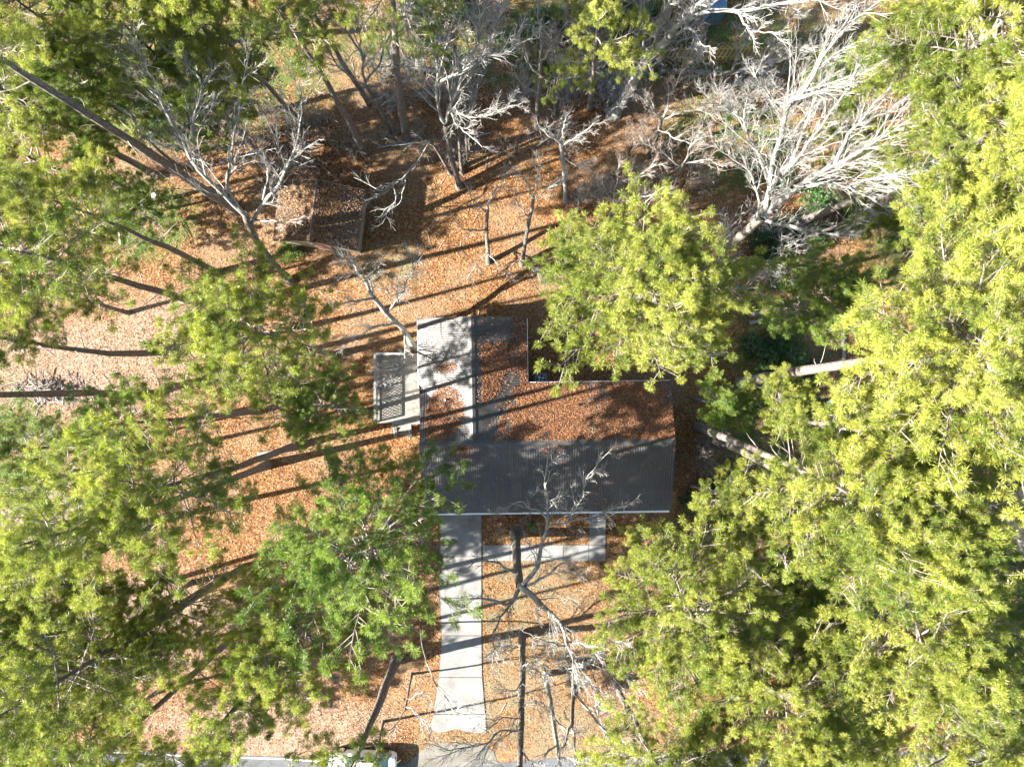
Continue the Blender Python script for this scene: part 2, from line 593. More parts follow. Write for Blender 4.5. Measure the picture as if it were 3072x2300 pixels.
# gable triangles
mb.add([[-5.6, 3.9, 2.62], [.65, 3.9, 2.62], [XR, 3.9, 3.95]], [[1, 0, 2]])
mb.add([[9.85, -7.3, 2.62], [9.85, -.35, 2.62], [9.85, YR, 3.95]], [[0, 1, 2]])
mb.add([[-5.6, -7.3, 2.62], [-5.6, -.35, 2.62], [-5.6, YR, 3.95]], [[1, 0, 2]])
mb.build('wall', M['brick'], house, HL)


def window(cx, cy, w, face):
    m1, m2 = MB(), MB()
    d = (w, .1, 1.2) if face == 'y' else (.1, w, 1.2)
    for sx in (-1, 1):
        q = (cx + sx * (w / 2 - .04), cy, 1.5) if face == 'y' else (cx, cy + sx * (w / 2 - .04), 1.5)
        m1.box(q, (.08, .1, 1.2) if face == 'y' else (.1, .08, 1.2))
    for sz in (-1, 1):
        m1.box((cx, cy, 1.5 + sz * .56), (w - .16, .1, .08) if face == 'y' else (.1, w - .16, .08))
    m2.box((cx, cy, 1.5), (w - .16, .03, 1.04) if face == 'y' else (.03, w - .16, 1.04))
    f = m1.build('window', M['white'], house, HL)
    m2.build('pane', M['glass'], f, HL)


for q in ((-4.2, -7.33, 1.6, 'y'), (2.6, -7.33, 1.6, 'y'), (8.0, -7.33, 1.4, 'y'), (4.0, -.32, 1.2, 'y'), (9.88, -4.8, 1.0, 'x'), (.68, 2.0, 1.0, 'x')):
    window(*q)
mb = MB()
mb.box((5.9, -7.34, 1.03), (.95, .08, 2.05))
o = mb.build('door', M['white'], house, HL)
mb = MB()
mb.box((6.25, -7.40, 1.0), (.05, .06, .12))
mb.build('handle', M['chrome'], o, HL)

# roof: deck below, then one ribbed sheet after another
roofdeck = MB()
t = .05
roofdeck.add([[XA + .04, YR, ZR - t], [XB - .04, YR, ZR - t], [XB - .04, YB + .04, ZR - .326 * 4.56 - t], [XA + .04, YB + .04, ZR - .326 * 4.56 - t]], [[3, 2, 1, 0]])
roofdeck.add([[XR, YR, ZR - t], [XB - .04, YR, ZR - t], [XB - .04, .02, Z_E - t], [XRT, .02, Z_E - t]], [[0, 1, 2, 3]])
roofdeck.add([[XR, YR, ZR - t], [XRT, .02, Z_E - t], [XRT, YT - .04, Z_E - t], [XR, YT - .04, ZR - t]], [[0, 1, 2, 3]])
roofdeck.add([[XR, YR, ZR - t], [XR, YT - .04, ZR - t], [XL + .03, YT - .04, Z_E - t], [XL + .03, .02, Z_E - t]], [[0, 1, 2, 3]])
roofdeck.add([[XR, YR, ZR - t], [XL + .03, .02, Z_E - t], [XA + .04, .02, Z_E - t], [XA + .04, YR, ZR - t]], [[0, 1, 2, 3]])
roof = roofdeck.build('roof', M['dark'], house, HL)
PW, PITCH = .915, .1525


def roof_sheets(u0, u1, fn, vmax, start, mat, parent, origin, name='roof_panel'):
    """sheets side by side along u; fn(u, v) -> xyz, v measured down from the ridge"""
    k = 0
    u = u0
    while u < u1 - .02:
        e = min(u + PW, u1)
        us, hs = [], []
        q = u
        while q < e - .01:
            for d, h in ((0, 0), (.020, .019), (.040, .019), (.060, 0)):
                if q + d < e - .003:
                    us.append(q + d)
                    hs.append(h)
            q += PITCH
        us.append(e - .004)
        hs.append(0.0)
        us, hs = np.array(us), np.array(hs)
        v1 = vmax(us)
        ok = v1 > .06
        if ok.sum() >= 3:
            us, hs, v1 = us[ok], hs[ok], v1[ok]
            mb = MB()
            lift = random.uniform(0, .006)
            A = fn(us, np.full(len(us), start))
            B = fn(us, v1 + random.uniform(-.012, .012))
            A[:, 2] += hs + lift
            B[:, 2] += hs + lift
            m_ = len(us)
            i = np.arange(m_ - 1)
            mb.add(np.concatenate([A, B]), np.stack([i, i + 1, i + 1 + m_, i + m_], -1))
            mb.build(name, mat, parent, origin)
        u = e
        k += 1


def cxyz(x, y, z):
    return np.stack([x, y, z], -1)


roof_sheets(XA, XB, lambda u, v: cxyz(u, YR + v, ZR - K_M * v), lambda u: np.where(u < XRT, np.minimum(3.75, 1.07 * np.abs(u - XR)) , 3.78), .0, M['roof'], roof, HL)
roof_sheets(XA, XB, lambda u, v: cxyz(u, YR - v, ZR - .326 * v), lambda u: np.full(len(u), 4.6), .0, M['roof'], roof, HL)
roof_sheets(YR, YT, lambda u, v: cxyz(XR + v, u, ZR - K_W * v), lambda u: np.minimum(3.5, .933 * (u - YR)), .0, M['roof'], roof, HL)
roof_sheets(YR, YT, lambda u, v: cxyz(XR - v, u, ZR - K_W * v), lambda u: np.minimum(3.5, .933 * (u - YR)), .0, M['roof'], roof, HL)


def ridge_cap(a, b, side, dz, parent, org, mat, w=.19):
    a, b = np.array(a), np.array(b)
    s = np.array(side) * w
    mb = MB()
    V = [a + s + [0, 0, -dz], b + s + [0, 0, -dz], b + [0, 0, .0], a + [0, 0, .0], a - s + [0, 0, -dz], b - s + [0, 0, -dz]]
    mb.add(np.array(V) + [0, 0, .05], [[0, 1, 2, 3], [3, 2, 5, 4]])
    mb.build('ridge_cap', mat, parent, org)


ridge_cap((XR, YR + .2, ZR), (XR, YT + .02, ZR), (1, 0, 0), .065, roof, HL, M['roof'])
ridge_cap((XA - .02, YR, ZR), (XB + .02, YR, ZR), (0, 1, 0), .06, roof, HL, M['roof'])
# white fascia / gutter along the eaves and rakes
for nm, c, d, rot in (('gutter', ((1.5 + XB) / 2 - .1, YB - .07, 2.49), (XB - 1.5, .12, .11), None),
                      ('gutter', ((XA + 1.48) / 2, YB - .06, 2.49), (1.46 - XA, .11, .10), None),
                      ('fascia', ((XRT + XB) / 2 + .06, .09, 2.75), (XB - XRT - .1, .03, .14), None),
                      ('fascia', (XRT + .03, (YT + .05) / 2, 2.75), (.03, YT - .1, .14), None),
                      ('fascia', (XL - .03, YT / 2, 2.77), (.04, YT + .4, .14), None)):
    mb = MB()
    mb.box(c, d)
    mb.build(nm, M['white'], house, HL)


def beam(name, a, b, w, h, m, parent=None, origin=(0, 0, 0)):
    a, b = np.array(a, float), np.array(b, float)
    d = b - a
    L = np.linalg.norm(d)
    x = d / L
    up = np.array([0, 0, 1.0]) if abs(x[2]) < .95 else np.array([1.0, 0, 0])
    y = np.cross(up, x)
    y /= np.linalg.norm(y)
    z = np.cross(x, y)
    mb = MB()
    mb.box((a + b) / 2, (L, w, h), R=np.stack([x, y, z], 1))
    return mb.build(name, m, parent, origin)


for a, b in (((XB + .02, YR, ZR - .06), (XB + .02, .05, Z_E - .06)), ((XB + .02, YR, ZR - .06), (XB + .02, YB, 2.54)),
             ((XA - .02, YR, ZR - .06), (XA - .02, YB, 2.54)), ((XR, YT + .03, ZR - .06), (XRT, YT + .03, Z_E - .06)), ((XR, YT + .03, ZR - .06), (XL, YT + .03, Z_E - .06))):
    beam('fascia', a, b, .03, .13, M['roof'], house, HL)
vp = W(1336, 1196, 3.6)
mb = MB()
zz = float(roof_z(vp[0], vp[1]))
mb.tubes([[[vp[0], vp[1], zz - .05], [vp[0], vp[1], zz + .36]]], [[.07, .07]], 10)
mb.tubes([[[vp[0], vp[1], zz + .36], [vp[0], vp[1], zz + .34]]], [[.07, .045]], 10)
mb.build('vent_pipe', M['white'], house, HL)
mb = MB()
mb.tubes([[[4.2, -1.4, 3.25], [4.2, -1.4, 3.6]]], [[.05, .05]], 8, cap=True)
mb.build('vent_pipe', M['dark'], house, HL)
mb = MB()
mb.box((-5.15, -2.05, 3.62), (.25, .25, .12))
mb.build('roof_vent', M['roof'], house, HL)


# ------------------------------------------------------------------ leaves (ground and roofs)
def leaf_quads(P, size, tilt=.55):
    n = len(P)
    a = rng.uniform(0, 2 * math.pi, n)
    nx, ny = rng.normal(0, tilt, n), rng.normal(0, tilt, n)
    nrm = np.stack([nx, ny, np.ones(n)], -1)
    nrm /= np.linalg.norm(nrm, axis=1, keepdims=True)
    u = np.stack([np.cos(a), np.sin(a), np.zeros(n)], -1)
    u -= nrm * (u * nrm).sum(1, keepdims=True)
    u /= np.linalg.norm(u, axis=1, keepdims=True)
    v = np.cross(nrm, u)
    L = (size * rng.uniform(.6, 1.35, n))[:, None]
    w = L * rng.uniform(.45, .75, n)[:, None]
    V = np.stack([P - u * L * .5, P + v * w * .5 + nrm * .01, P + u * L * .5, P - v * w * .5 + nrm * .01], 1)
    F = np.arange(n * 4).reshape(-1, 4)
    return V.reshape(-1, 3), F


def vnoise(x, y, s, seed):
    r = np.random.default_rng(seed)
    o = 0
    for k in range(6):
        a = r.uniform(0, 6.28)
        f = s * r.uniform(.6, 1.7)
        o = o + np.sin(f * (x * math.cos(a) + y * math.sin(a)) + r.uniform(0, 6.28))
    return o / 3.0


def in_poly_x(x, y, a, b, c, d):
    return (x > a) & (x < b) & (y > c) & (y < d)


n = 260000
gx, gy = rng.uniform(-37, 37, n), rng.uniform(-28, 28, n)
keep = ~(in_poly_x(gx, gy, -5.5, 9.8, -7.3, -.4) | in_poly_x(gx, gy, -5.5, .6, -.4, 3.9))
pv = ((gx > -4.95) & (gx < -2.1) & (gy < -8.9) & (gy > -23.7)) | ((gx > -2.1) & (gx < 6.4) & (gy < -11) & (gy > -12.15)) | ((gx > 5.25) & (gx < 6.4) & (gy < -8.9) & (gy > -11.1))
keep &= ~(pv & (rng.random(n) > .05 + .16 * (np.abs(gx + 3.5) > 1.2) + .10 * (vnoise(gx, gy, 1.3, 21) > .75)))
keep &= ~((gy < -25.0) & (rng.random(n) > .04))
keep &= ~in_poly_x(gx, gy, -9.1, -6.0, -3, 2.1)
gx, gy = gx[keep], gy[keep]
V, F = leaf_quads(np.stack([gx, gy, rng.uniform(.012, .05, len(gx))], -1), .09)
mb = MB()
mb.add(V, F)
o = mb.build('fallen_leaves', M['leaf'])
o['kind'] = 'stuff'
tag(o, 'dry brown and orange leaves carpeting the whole yard', 'leaf litter')

n = 210000
gx, gy = rng.uniform(XA, XB, n), rng.uniform(YB, YT, n)
gz = roof_z(gx, gy)
nz = vnoise(gx, gy, 1.6, 3) + .35 * vnoise(gx, gy, 5.5, 4)


def soft(f, w):
    return 1 / (1 + np.exp(-np.clip(f / w, -30, 30)))


nf = vnoise(gx, gy, 7.0, 5)
p = np.full(n, .006)
back = (gy > YR + .10) & (gy < .05) & (gx > XR + .35)
edge = gx - (XR + 1.5 - .35 * (gy - YR) + .8 * np.maximum(0, gy + 2.6)) + .30 * nz + .12 * nf
p = np.where(back, soft(edge, .10) * (.08 + .92 * soft(nz + .85 + .15 * nf, .10)), p)
p = np.where(back & (gx > 8.0 + .6 * nz) & (gy > -.3), .3, p)
wr = (gy > -.9 - .55 * nz) & (gx > XR + .3) & (gx < XRT - 1.0 + np.minimum(0, gy) + np.where(gy > 0, 1.0, 0))
p = np.where(wr, .05 + .92 * soft(nz + .2 * nf + .5 * (1.8 - np.abs(gy - 1.2)) + .1, .16) * soft(gx - XR - .62 - .12 * nf, .06), p)
p = np.where(wr & (gy > 2.5 + .3 * nf), np.where(gx > -.2 + .4 * nz, .40, .05), p)
fl = 1 - (((gx + 4.15) / 1.30) ** 2 + ((gy + 1.9) / 1.55) ** 2 + .40 * nz + .18 * nf)
left = (gx < XR - .4) & (gx > -5.5) & (gy < .3) & (gy > YR + .1)
p = np.where(left, np.maximum(.012, soft(fl, .14)), p)
f2 = .8 - (((gx + 4.2) / .75) ** 2 + ((gy - 1.1) / .40) ** 2 + .6 * nz + .3 * nf)
p = np.where((gy > .3) & (gx < XR - .2), np.maximum(.012, .7 * soft(f2, .15)), p)
fr = gy < YR - .1
p = np.where(fr, .015 + .55 * soft(nz - .65 + .25 * nf, .08) * soft(gy - (YR - .75), .10) + .10 * soft(nz - 1.0, .1), p)
p = np.where(np.abs(gy - .02) < .10, np.maximum(p, .5 * (gx > XRT)), p)
keep = (rng.random(n) < p) & (gz > 0)
gx, gy, gz = gx[keep], gy[keep], gz[keep]
V, F = leaf_quads(np.stack([gx, gy, gz + rng.uniform(.03, .06, len(gx))], -1), .072)
mb = MB()
mb.add(V, F)
o = mb.build('roof_leaves', M['rust_leaf'], origin=HL)
o.location = HL
o.rotation_euler = (0, 0, HROT)
o['kind'] = 'stuff'
tag(o, 'drifts of dry brown leaves lying on the metal roof of the house', 'leaf litter')

# ------------------------------------------------------------------ deck with lattice railing left of the wing
DZ = .62
dx0, dx1 = W(1131, 0, DZ)[0], -5.98
dy1, dy0 = W(0, 1060, DZ)[1], W(0, 1268, DZ)[1]
DL = np.array([(dx0 + dx1) / 2, (dy0 + dy1) / 2, 0])
deck = thing('deck', 'grey timber deck with a lattice railing beside the rear wing', 'deck', DL)
y = dy0
while y < dy1 - .05:
    mb = MB()
    jz = random.uniform(-.004, .004)
    mb.box(((dx0 + dx1) / 2 + random.uniform(-.012, .012), y + .069, DZ - .02 + jz), (dx1 - dx0, .136, .04))
    mb.build('deck_board', M['deck'], deck, DL)
    y += .146
for yq in (dy0 + .1, (dy0 + dy1) / 2, dy1 - .1):
    for xq in (dx0 + .07, dx1 - .1):
        mb = MB()
        top = DZ + 1.08 if xq < -8 else DZ - .05
        mb.box((xq, yq, top / 2), (.1, .1, top))
        mb.build('post', M['rail'], deck, DL)
for xq in (dx0 + .07, dx1 - .07):
    mb = MB()
    mb.box((xq, (dy0 + dy1) / 2, DZ - .13), (.05, dy1 - dy0 - .12, .18))
    mb.build('joist', M['rail'], deck, DL)
for yq in (dy0 + .04, dy1 - .04):
    mb = MB()
    mb.box(((dx0 + dx1) / 2, yq, DZ - .13), (dx1 - dx0, .05, .18))
    mb.build('joist', M['rail'], deck, DL)


def lattice_rail(a, b, solid=False):
    a, b = np.array(a, float), np.array(b, float)
    L = np.linalg.norm(b - a)
    x = (b - a) / L
    beam('top_rail', a + [0, 0, DZ + 1.06], b + [0, 0, DZ + 1.06], .15, .045, M['rail'], deck, DL)
    beam('bottom_rail', a + [0, 0, DZ + .12], b + [0, 0, DZ + .12], .05, .09, M['rail'], deck, DL)
    mb = MB()
    h0, h1 = DZ + .14, DZ + 1.04
    hh = h1 - h0
    for sgn, off in ((1, .008), (-1, -.008)):
        q = -hh
        while q < L:
            s0, s1 = max(q, 0), min(q + hh, L)
            if s1 - s0 > .03:
                z0, z1 = h0 + (s0 - q), h0 + (s1 - q)
                if sgn < 0:
                    z0, z1 = h1 - (s0 - q), h1 - (s1 - q)
                nrm = np.array([-x[1], x[0], 0]) * off
                A, B = a + x * s0 + nrm + [0, 0, z0 - a[2]], a + x * s1 + nrm + [0, 0, z1 - a[2]]
                d = (B - A) / np.linalg.norm(B - A)
                yv = np.array([-x[1], x[0], 0])
                zv = np.cross(d, yv)
                mb.box((A + B) / 2, (np.linalg.norm(B - A), .010, .045), R=np.stack([d, yv, zv], 1))
            q += .20
    o = mb.build('lattice', M['rail'], deck, DL)
    o['kind'] = 'stuff'


lattice_rail((dx0 + .07, dy0 + .1, 0), (dx0 + .07, dy1 - .08, 0))
lattice_rail((dx0 + .1, dy1 - .07, 0), (dx0 + 2.0, dy1 - .07, 0))
beam('top_rail', (dx0 + 1.2, dy0 + .06, DZ + 1.06), (dx1 - .02, dy0 + .06, DZ + 1.06), .15, .045, M['rail'], deck, DL)
for xq in (dx0 + 2.12, dx1 - .16):
    mb = MB()
    mb.box((xq, dy0 + .06, (DZ + 1.03) / 2), (.09, .09, DZ + 1.03))
    mb.build('post', M['rail'], deck, DL)
for k in range(3):
    mb = MB()
    z = DZ - .18 * (k + 1)
    mb.box((dx0 + 1.75, dy0 - .16 - .29 * k, z - .02), (.95, .27, .04))
    mb.build('step', M['deck'], deck, DL)
for sx in (-.5, .5):
    beam('stringer', (dx0 + 1.75 + sx, dy0 - .02, DZ - .14), (dx0 + 1.75 + sx, dy0 - .98, .06), .04, .2, M['rail'], deck, DL)
    beam('handrail', (dx0 + 1.75 + sx, dy0 - .02, DZ + .95), (dx0 + 1.75 + sx, dy0 - .95, .95), .09, .04, M['rail'], deck, DL)
    mb = MB()
    mb.box((dx0 + 1.75 + sx, dy0 - .95, .48), (.09, .09, .96))
    mb.build('post', M['rail'], deck, DL)

n = 420
gx, gy = rng.uniform(dx0 + .15, dx1 - .1, n), rng.uniform(dy0 + .1, dy1 - .15, n)
keep = rng.random(n) < np.where(np.abs(gx - dx1) < .35, .9, .35)
V, F = leaf_quads(np.stack([gx[keep], gy[keep], np.full(keep.sum(), DZ + .03)], -1), .08)
mb = MB()
mb.add(V, F)
o = mb.build('deck_leaves', M['leaf'])
o['kind'] = 'stuff'
tag(o, 'loose brown leaves blown over the grey deck boards', 'leaf litter')

# ------------------------------------------------------------------ air conditioner
AL = W(1622, 1138, .4)
AL[2] = 0
ac = thing('air_conditioner', 'square outdoor cooling unit with pale fan in the shaded corner of the roof', 'air conditioner', AL, math.radians(1))
mb = MB()
mb.box((0, 0, .02), (1.0, 1.0, .1))
mb.build('pad', M['old_concrete'], ac)
mb = MB()
for k in range(9):
    z = .13 + k * .075
    for sx, sy, d in ((.37, 0, (.02, .74, .05)), (-.37, 0, (.02, .74, .05)), (0, .37, (.74, .02, .05)), (0, -.37, (.74, .02, .05))):
        mb.box((sx, sy, z), d)
o = mb.build('louvre', M['ac'], ac)
o['kind'] = 'stuff'
mb = MB()
for sx in (-1, 1):
    for sy in (-1, 1):
        mb.box((sx * .375, sy * .375, .43), (.06, .06, .74))
mb.build('frame', M['ac'], ac)
mb = MB()
mb.box((0, 0, .40), (.70, .70, .60))
mb.build('coil', M['dark'], ac)
mb = MB()
aa = np.arange(24) * 2 * math.pi / 24
ring = [[.30 * math.cos(a), .30 * math.sin(a), .80] for a in aa]
sq = []
for a in aa:
    k = .40 / max(abs(math.cos(a)), abs(math.sin(a)))
    sq.append([k * math.cos(a), k * math.sin(a), .80])
mb.add(ring + sq, [[i, i + 24, (i + 1) % 24 + 24, (i + 1) % 24] for i in range(24)])
mb.build('top_panel', M['ac'], ac)
fan = MB()
for k in range(4):
    a0 = k * math.pi / 2 + .6
    pts = []
    for r, wd in ((.05, .10), (.15, .17), (.27, .21)):
        for s_ in (-1, 1):
            an = a0 + s_ * wd / r / 2 if r > .1 else a0 + s_ * .7
            pts.append([r * math.cos(an), r * math.sin(an), .76 + s_ * .03])
    fan.add(pts, [[0, 2, 3, 1], [2, 4, 5, 3]])
fo = fan.build('fan', M['fan'], ac)
mb = MB()
mb.tubes([[[0, 0, .70], [0, 0, .79]]], [[.06, .06]], 12, cap=True)
mb.build('hub', M['dark'], fo)
mb = MB()
for r in (.1, .18, .26):
    P = [[r * math.cos(a), r * math.sin(a), .82] for a in np.linspace(0, 2 * math.pi, 25)]
    mb.tubes([P], [[.003] * 25], 4)
for a in np.arange(6) * math.pi / 3:
    mb.tubes([[[0, 0, .822], [.3 * math.cos(a), .3 * math.sin(a), .805]]], [[.003, .003]], 4)
mb.build('guard', M['dark'], ac)

# ------------------------------------------------------------------ shed
SL = W(985, 671)
SROT = math.radians(-6.8)
shed = thing('shed', 'old garden shed under a leaf covered gable roof with faded red rake board', 'shed', SL, SROT)
sw, sl = 2.75, 1.95
sr, se = 3.55, 2.3
ks = (sr - se) / sw
mb = MB()
V = [[-sw + .3, -sl + .2, 0], [sw - .3, -sl + .2, 0], [sw - .3, sl - .2, 0], [-sw + .3, sl - .2, 0], [-sw + .3, -sl + .2, 2.3], [sw - .3, -sl + .2, 2.3], [sw - .3, sl - .2, 2.3], [-sw + .3, sl - .2, 2.3], [0, -sl + .2, 3.4], [0, sl - .2, 3.4]]
mb.add(V, [[0, 1, 5, 4], [1, 2, 6, 5], [2, 3, 7, 6], [3, 0, 4, 7]])
mb.f.append((np.array([[4, 5, 8], [6, 7, 9]]), 0))
mb.build('wall', M['tan_wood'], shed)
mb = MB()
mb.box((.2, -sl + .17, 1.0), (1.1, .05, 1.95))
mb.build('door', M['red_wood'], shed)
mb = MB()
mb.add([[-sw, -sl, se - .04], [0, -sl, sr - .04], [0, sl, sr - .04], [-sw, sl, se - .04], [sw, -sl, se - .04], [sw, sl, se - .04]], [[0, 1, 2, 3], [1, 4, 5, 2]])
sroof = mb.build('roof', M['dark'], shed)
roof_sheets(-sl, sl, lambda u, v: cxyz(v, u, sr - ks * v), lambda u: np.full(len(u), sw + .03), 0, M['rust_roof'], sroof, (0, 0, 0))
roof_sheets(-sl, sl, lambda u, v: cxyz(-v, u, sr - ks * v), lambda u: np.full(len(u), sw + .03), 0, M['rust_roof'], sroof, (0, 0, 0))
ridge_cap((0, -sl - .02, sr), (0, sl + .02, sr), (1, 0, 0), .08, sroof, (0, 0, 0), M['rust_roof'], .14)
beam('rake_board', (0, -sl - .03, sr - .04), (sw, -sl - .03, se - .04), .04, .16, M['red_wood'], shed)
beam('rake_board', (-sw, -sl - .03, se - .04), (0, -sl - .03, sr - .04), .04, .16, M['tan_wood'], shed)
beam('rake_board', (0, sl + .03, sr - .04), (sw, sl + .03, se - .04), .04, .14, M['tan_wood'], shed)
beam('rake_board', (-sw, sl + .03, se - .04), (0, sl + .03, sr - .04), .04, .14, M['tan_wood'], shed)
n = 26000
gx, gy = rng.uniform(-sw, sw, n), rng.uniform(-sl, sl, n)
nz = vnoise(gx, gy, 1.8, 8)
p = np.where(gx < -.1, 1.0, np.where(gx > .12, np.where(gx < 1.45 + .2 * nz, .9, .20), .12))
keep = rng.random(n) < p
gx, gy = gx[keep], gy[keep]
V, F = leaf_quads(np.stack([gx, gy, sr - ks * np.abs(gx) + rng.uniform(.03, .06, len(gx))], -1), .10)
mb = MB()
mb.add(V, F)
o = mb.build('shed_leaves', M['leaf'])
o.location = SL
o.rotation_euler = (0, 0, SROT)
o['kind'] = 'stuff'
tag(o, 'brown leaves piled thickly on both slopes of the shed roof', 'leaf litter')

# ------------------------------------------------------------------ tree builders
def interp_poly(P, R, k):
    """resample a control polyline to k points with a smooth (Catmull-Rom) curve"""
    P = np.asarray(P, float)
    R = np.asarray(R, float)
    t = np.linspace(0, len(P) - 1, k)
    Q = np.concatenate([[2 * P[0] - P[1]], P, [2 * P[-1] - P[-2]]])
    i = np.minimum(t.astype(int), len(P) - 2)
    f = (t - i)[:, None]
    p0, p1, p2, p3 = Q[i], Q[i + 1], Q[i + 2], Q[i + 3]
    out = .5 * (2 * p1 + (p2 - p0) * f + (2 * p0 - 5 * p1 + 4 * p2 - p3) * f ** 2 + (3 * p1 - p0 - 3 * p2 + p3) * f ** 3)
    return out, np.interp(t, np.arange(len(R)), R)


def wiggle(P, amp):
    n = len(P)
    d = rng.normal(0, 1, (n, 3)) * amp
    d[0] = 0
    d = (d + np.roll(d, 1, 0)) / 2
    d[0] = 0
    return P + d


def branch_out(P, L, m, t0, t1, ratio, ang, K, up=.25, crook=.12, lmin=.15):
    """children of polylines P (N,k,3) of lengths L (N,): m each"""
    Np, k, _ = P.shape
    t = (np.arange(m)[None] + rng.uniform(0, 1, (Np, m))) / m * (t1 - t0) + t0
    x = t * (k - 1)
    i = np.minimum(x.astype(int), k - 2)
    f = (x - i)[..., None]
    rows = np.arange(Np)[:, None]
    a, b = P[rows, i], P[rows, i + 1]
    st = a * (1 - f) + b * f
    T = b - a
    T /= np.linalg.norm(T, axis=2, keepdims=True) + 1e-9
    r = rng.normal(0, 1, st.shape)
    r -= T * (r * T).sum(2, keepdims=True)
    r /= np.linalg.norm(r, axis=2, keepdims=True) + 1e-9
    A = np.radians(ang) * rng.uniform(.65, 1.3, (Np, m, 1))
    D = T * np.cos(A) + r * np.sin(A)
    D[..., 2] += up
    D /= np.linalg.norm(D, axis=2, keepdims=True)
    ln = L[:, None] * ratio * (1.15 - .75 * t) * rng.uniform(.55, 1.25, (Np, m))
    ln = np.maximum(ln, lmin)
    st, D, ln = st.reshape(-1, 3), D.reshape(-1, 3), ln.reshape(-1)
    n = len(ln)
    Q = np.empty((n, K, 3))
    Q[:, 0] = st
    d = D.copy()
    for j in range(1, K):
        d = d + rng.normal(0, crook, (n, 3))
        d[:, 2] += up * .12
        d /= np.linalg.norm(d, axis=1, keepdims=True)
        Q[:, j] = Q[:, j - 1] + d * (ln / (K - 1))[:, None]
    return Q, ln


def taper(ln, r0, r1, K):
    return np.linspace(1, 0, K)[None] * (np.asarray(r0) - r1).reshape(-1, 1) + r1


def bare_tree(name, label, trunk, limbs, cat='tree', group=None, dens=1.0, tw='twig', bark='grey_bark', limbm='limb', fine=True, l1=.38, up=.25, flare=1.5):
    """trunk: [(px,py,z,r)...]; limbs: list of [(px,py,z)...] or with radii"""
    TP = np.array([W(*q[:3]) for q in trunk])
    TR = np.array([q[3] for q in trunk])
    base = TP[0].copy()
    t = thing(name, label, cat, base, 0, group)
    P, R = interp_poly(TP, TR, 4 * len(TP))
    P = wiggle(P, TR.mean() * .12)
    P[0, 2] = -.1
    R[0] *= flare
    R[1] *= 1 + (flare - 1) * .35
    mb = MB()
    mb.tubes(P, R, 10)
    mb.build('trunk', M[bark], t, base, True)
    twm = MB()
    starts, lens = [], []
    for lb in limbs:
        LP = np.array([W(*q[:3]) for q in lb])
        length = np.linalg.norm(np.diff(LP, axis=0), axis=1).sum()
        r0 = lb[0][3] if len(lb[0]) > 3 else .035 + .0125 * length
        LR = np.linspace(r0, .022, len(LP))
        Q, R = interp_poly(LP, LR, 14)
        Q = wiggle(Q, .05 + .006 * length)
        mb = MB()
        mb.tubes(Q, R, 6)
        mb.build('limb', M[limbm], t, base, True)
        starts.append(Q)
        lens.append(length)
    for Q, L in zip(starts, lens):
        L = max(L, 1.6)
        m1 = int(np.clip(round(dens * (3 + 1.35 * L)), 5, 22))
        B, LB = branch_out(Q[None], np.array([L]), m1, .12, 1.0, l1, 33, 8, up, .075, .8)
        twm.tubes(B, taper(LB, .010 + .0105 * LB, .007, 8), 4, 0)
        C, LC = branch_out(B, LB, 8, .10, 1.0, .54, 33, 6, up * .8, .085, .38)
        twm.tubes(C, taper(LC, .0065 + .006 * LC, .005, 6), 3, 1)
        if fine:
            D, LD = branch_out(C, LC, 5 if L > 4 else 3, .15, 1.0, .60, 32, 4, up * .6, .09, .2)
            twm.tubes(D, taper(LD, .006 + .003 * LD, .004, 4), 3, 1)
    o = twm.build('twigs', [M[limbm], M[tw]], t, base)
    o['kind'] = 'stuff'
    return t


# ---- pine boughs: a set of meshes shared by all pines
def tuft_geom(C, D, rad, nn):
    """needle sprays at C (n,3) facing D; returns verts, tris"""
    n = len(C)
    r = rng.normal(0, 1, (n, nn, 3))
    r /= np.linalg.norm(r, axis=2, keepdims=True)
    d = r + D[:, None, :] * 0.55
    d /= np.linalg.norm(d, axis=2, keepdims=True) + 1e-9
    d[..., 2] -= .05
    L = (rad[:, None] * rng.uniform(.7, 1.12, (n, nn)))[..., None]
    s = np.cross(d, rng.normal(0, 1, (n, nn, 3)))
    s /= np.linalg.norm(s, axis=2, keepdims=True) + 1e-9
    st = C[:, None, :] + d * .02 - D[:, None, :] * rng.uniform(0, .12, (n, nn, 1))
    w = .0068
    V = np.stack([st, st + d * L * .55 - s * w, st + d * L, st + d * L * .55 + s * w], 2).reshape(-1, 3)
    F = np.arange(n * nn * 4).reshape(-1, 4)
    return V, F


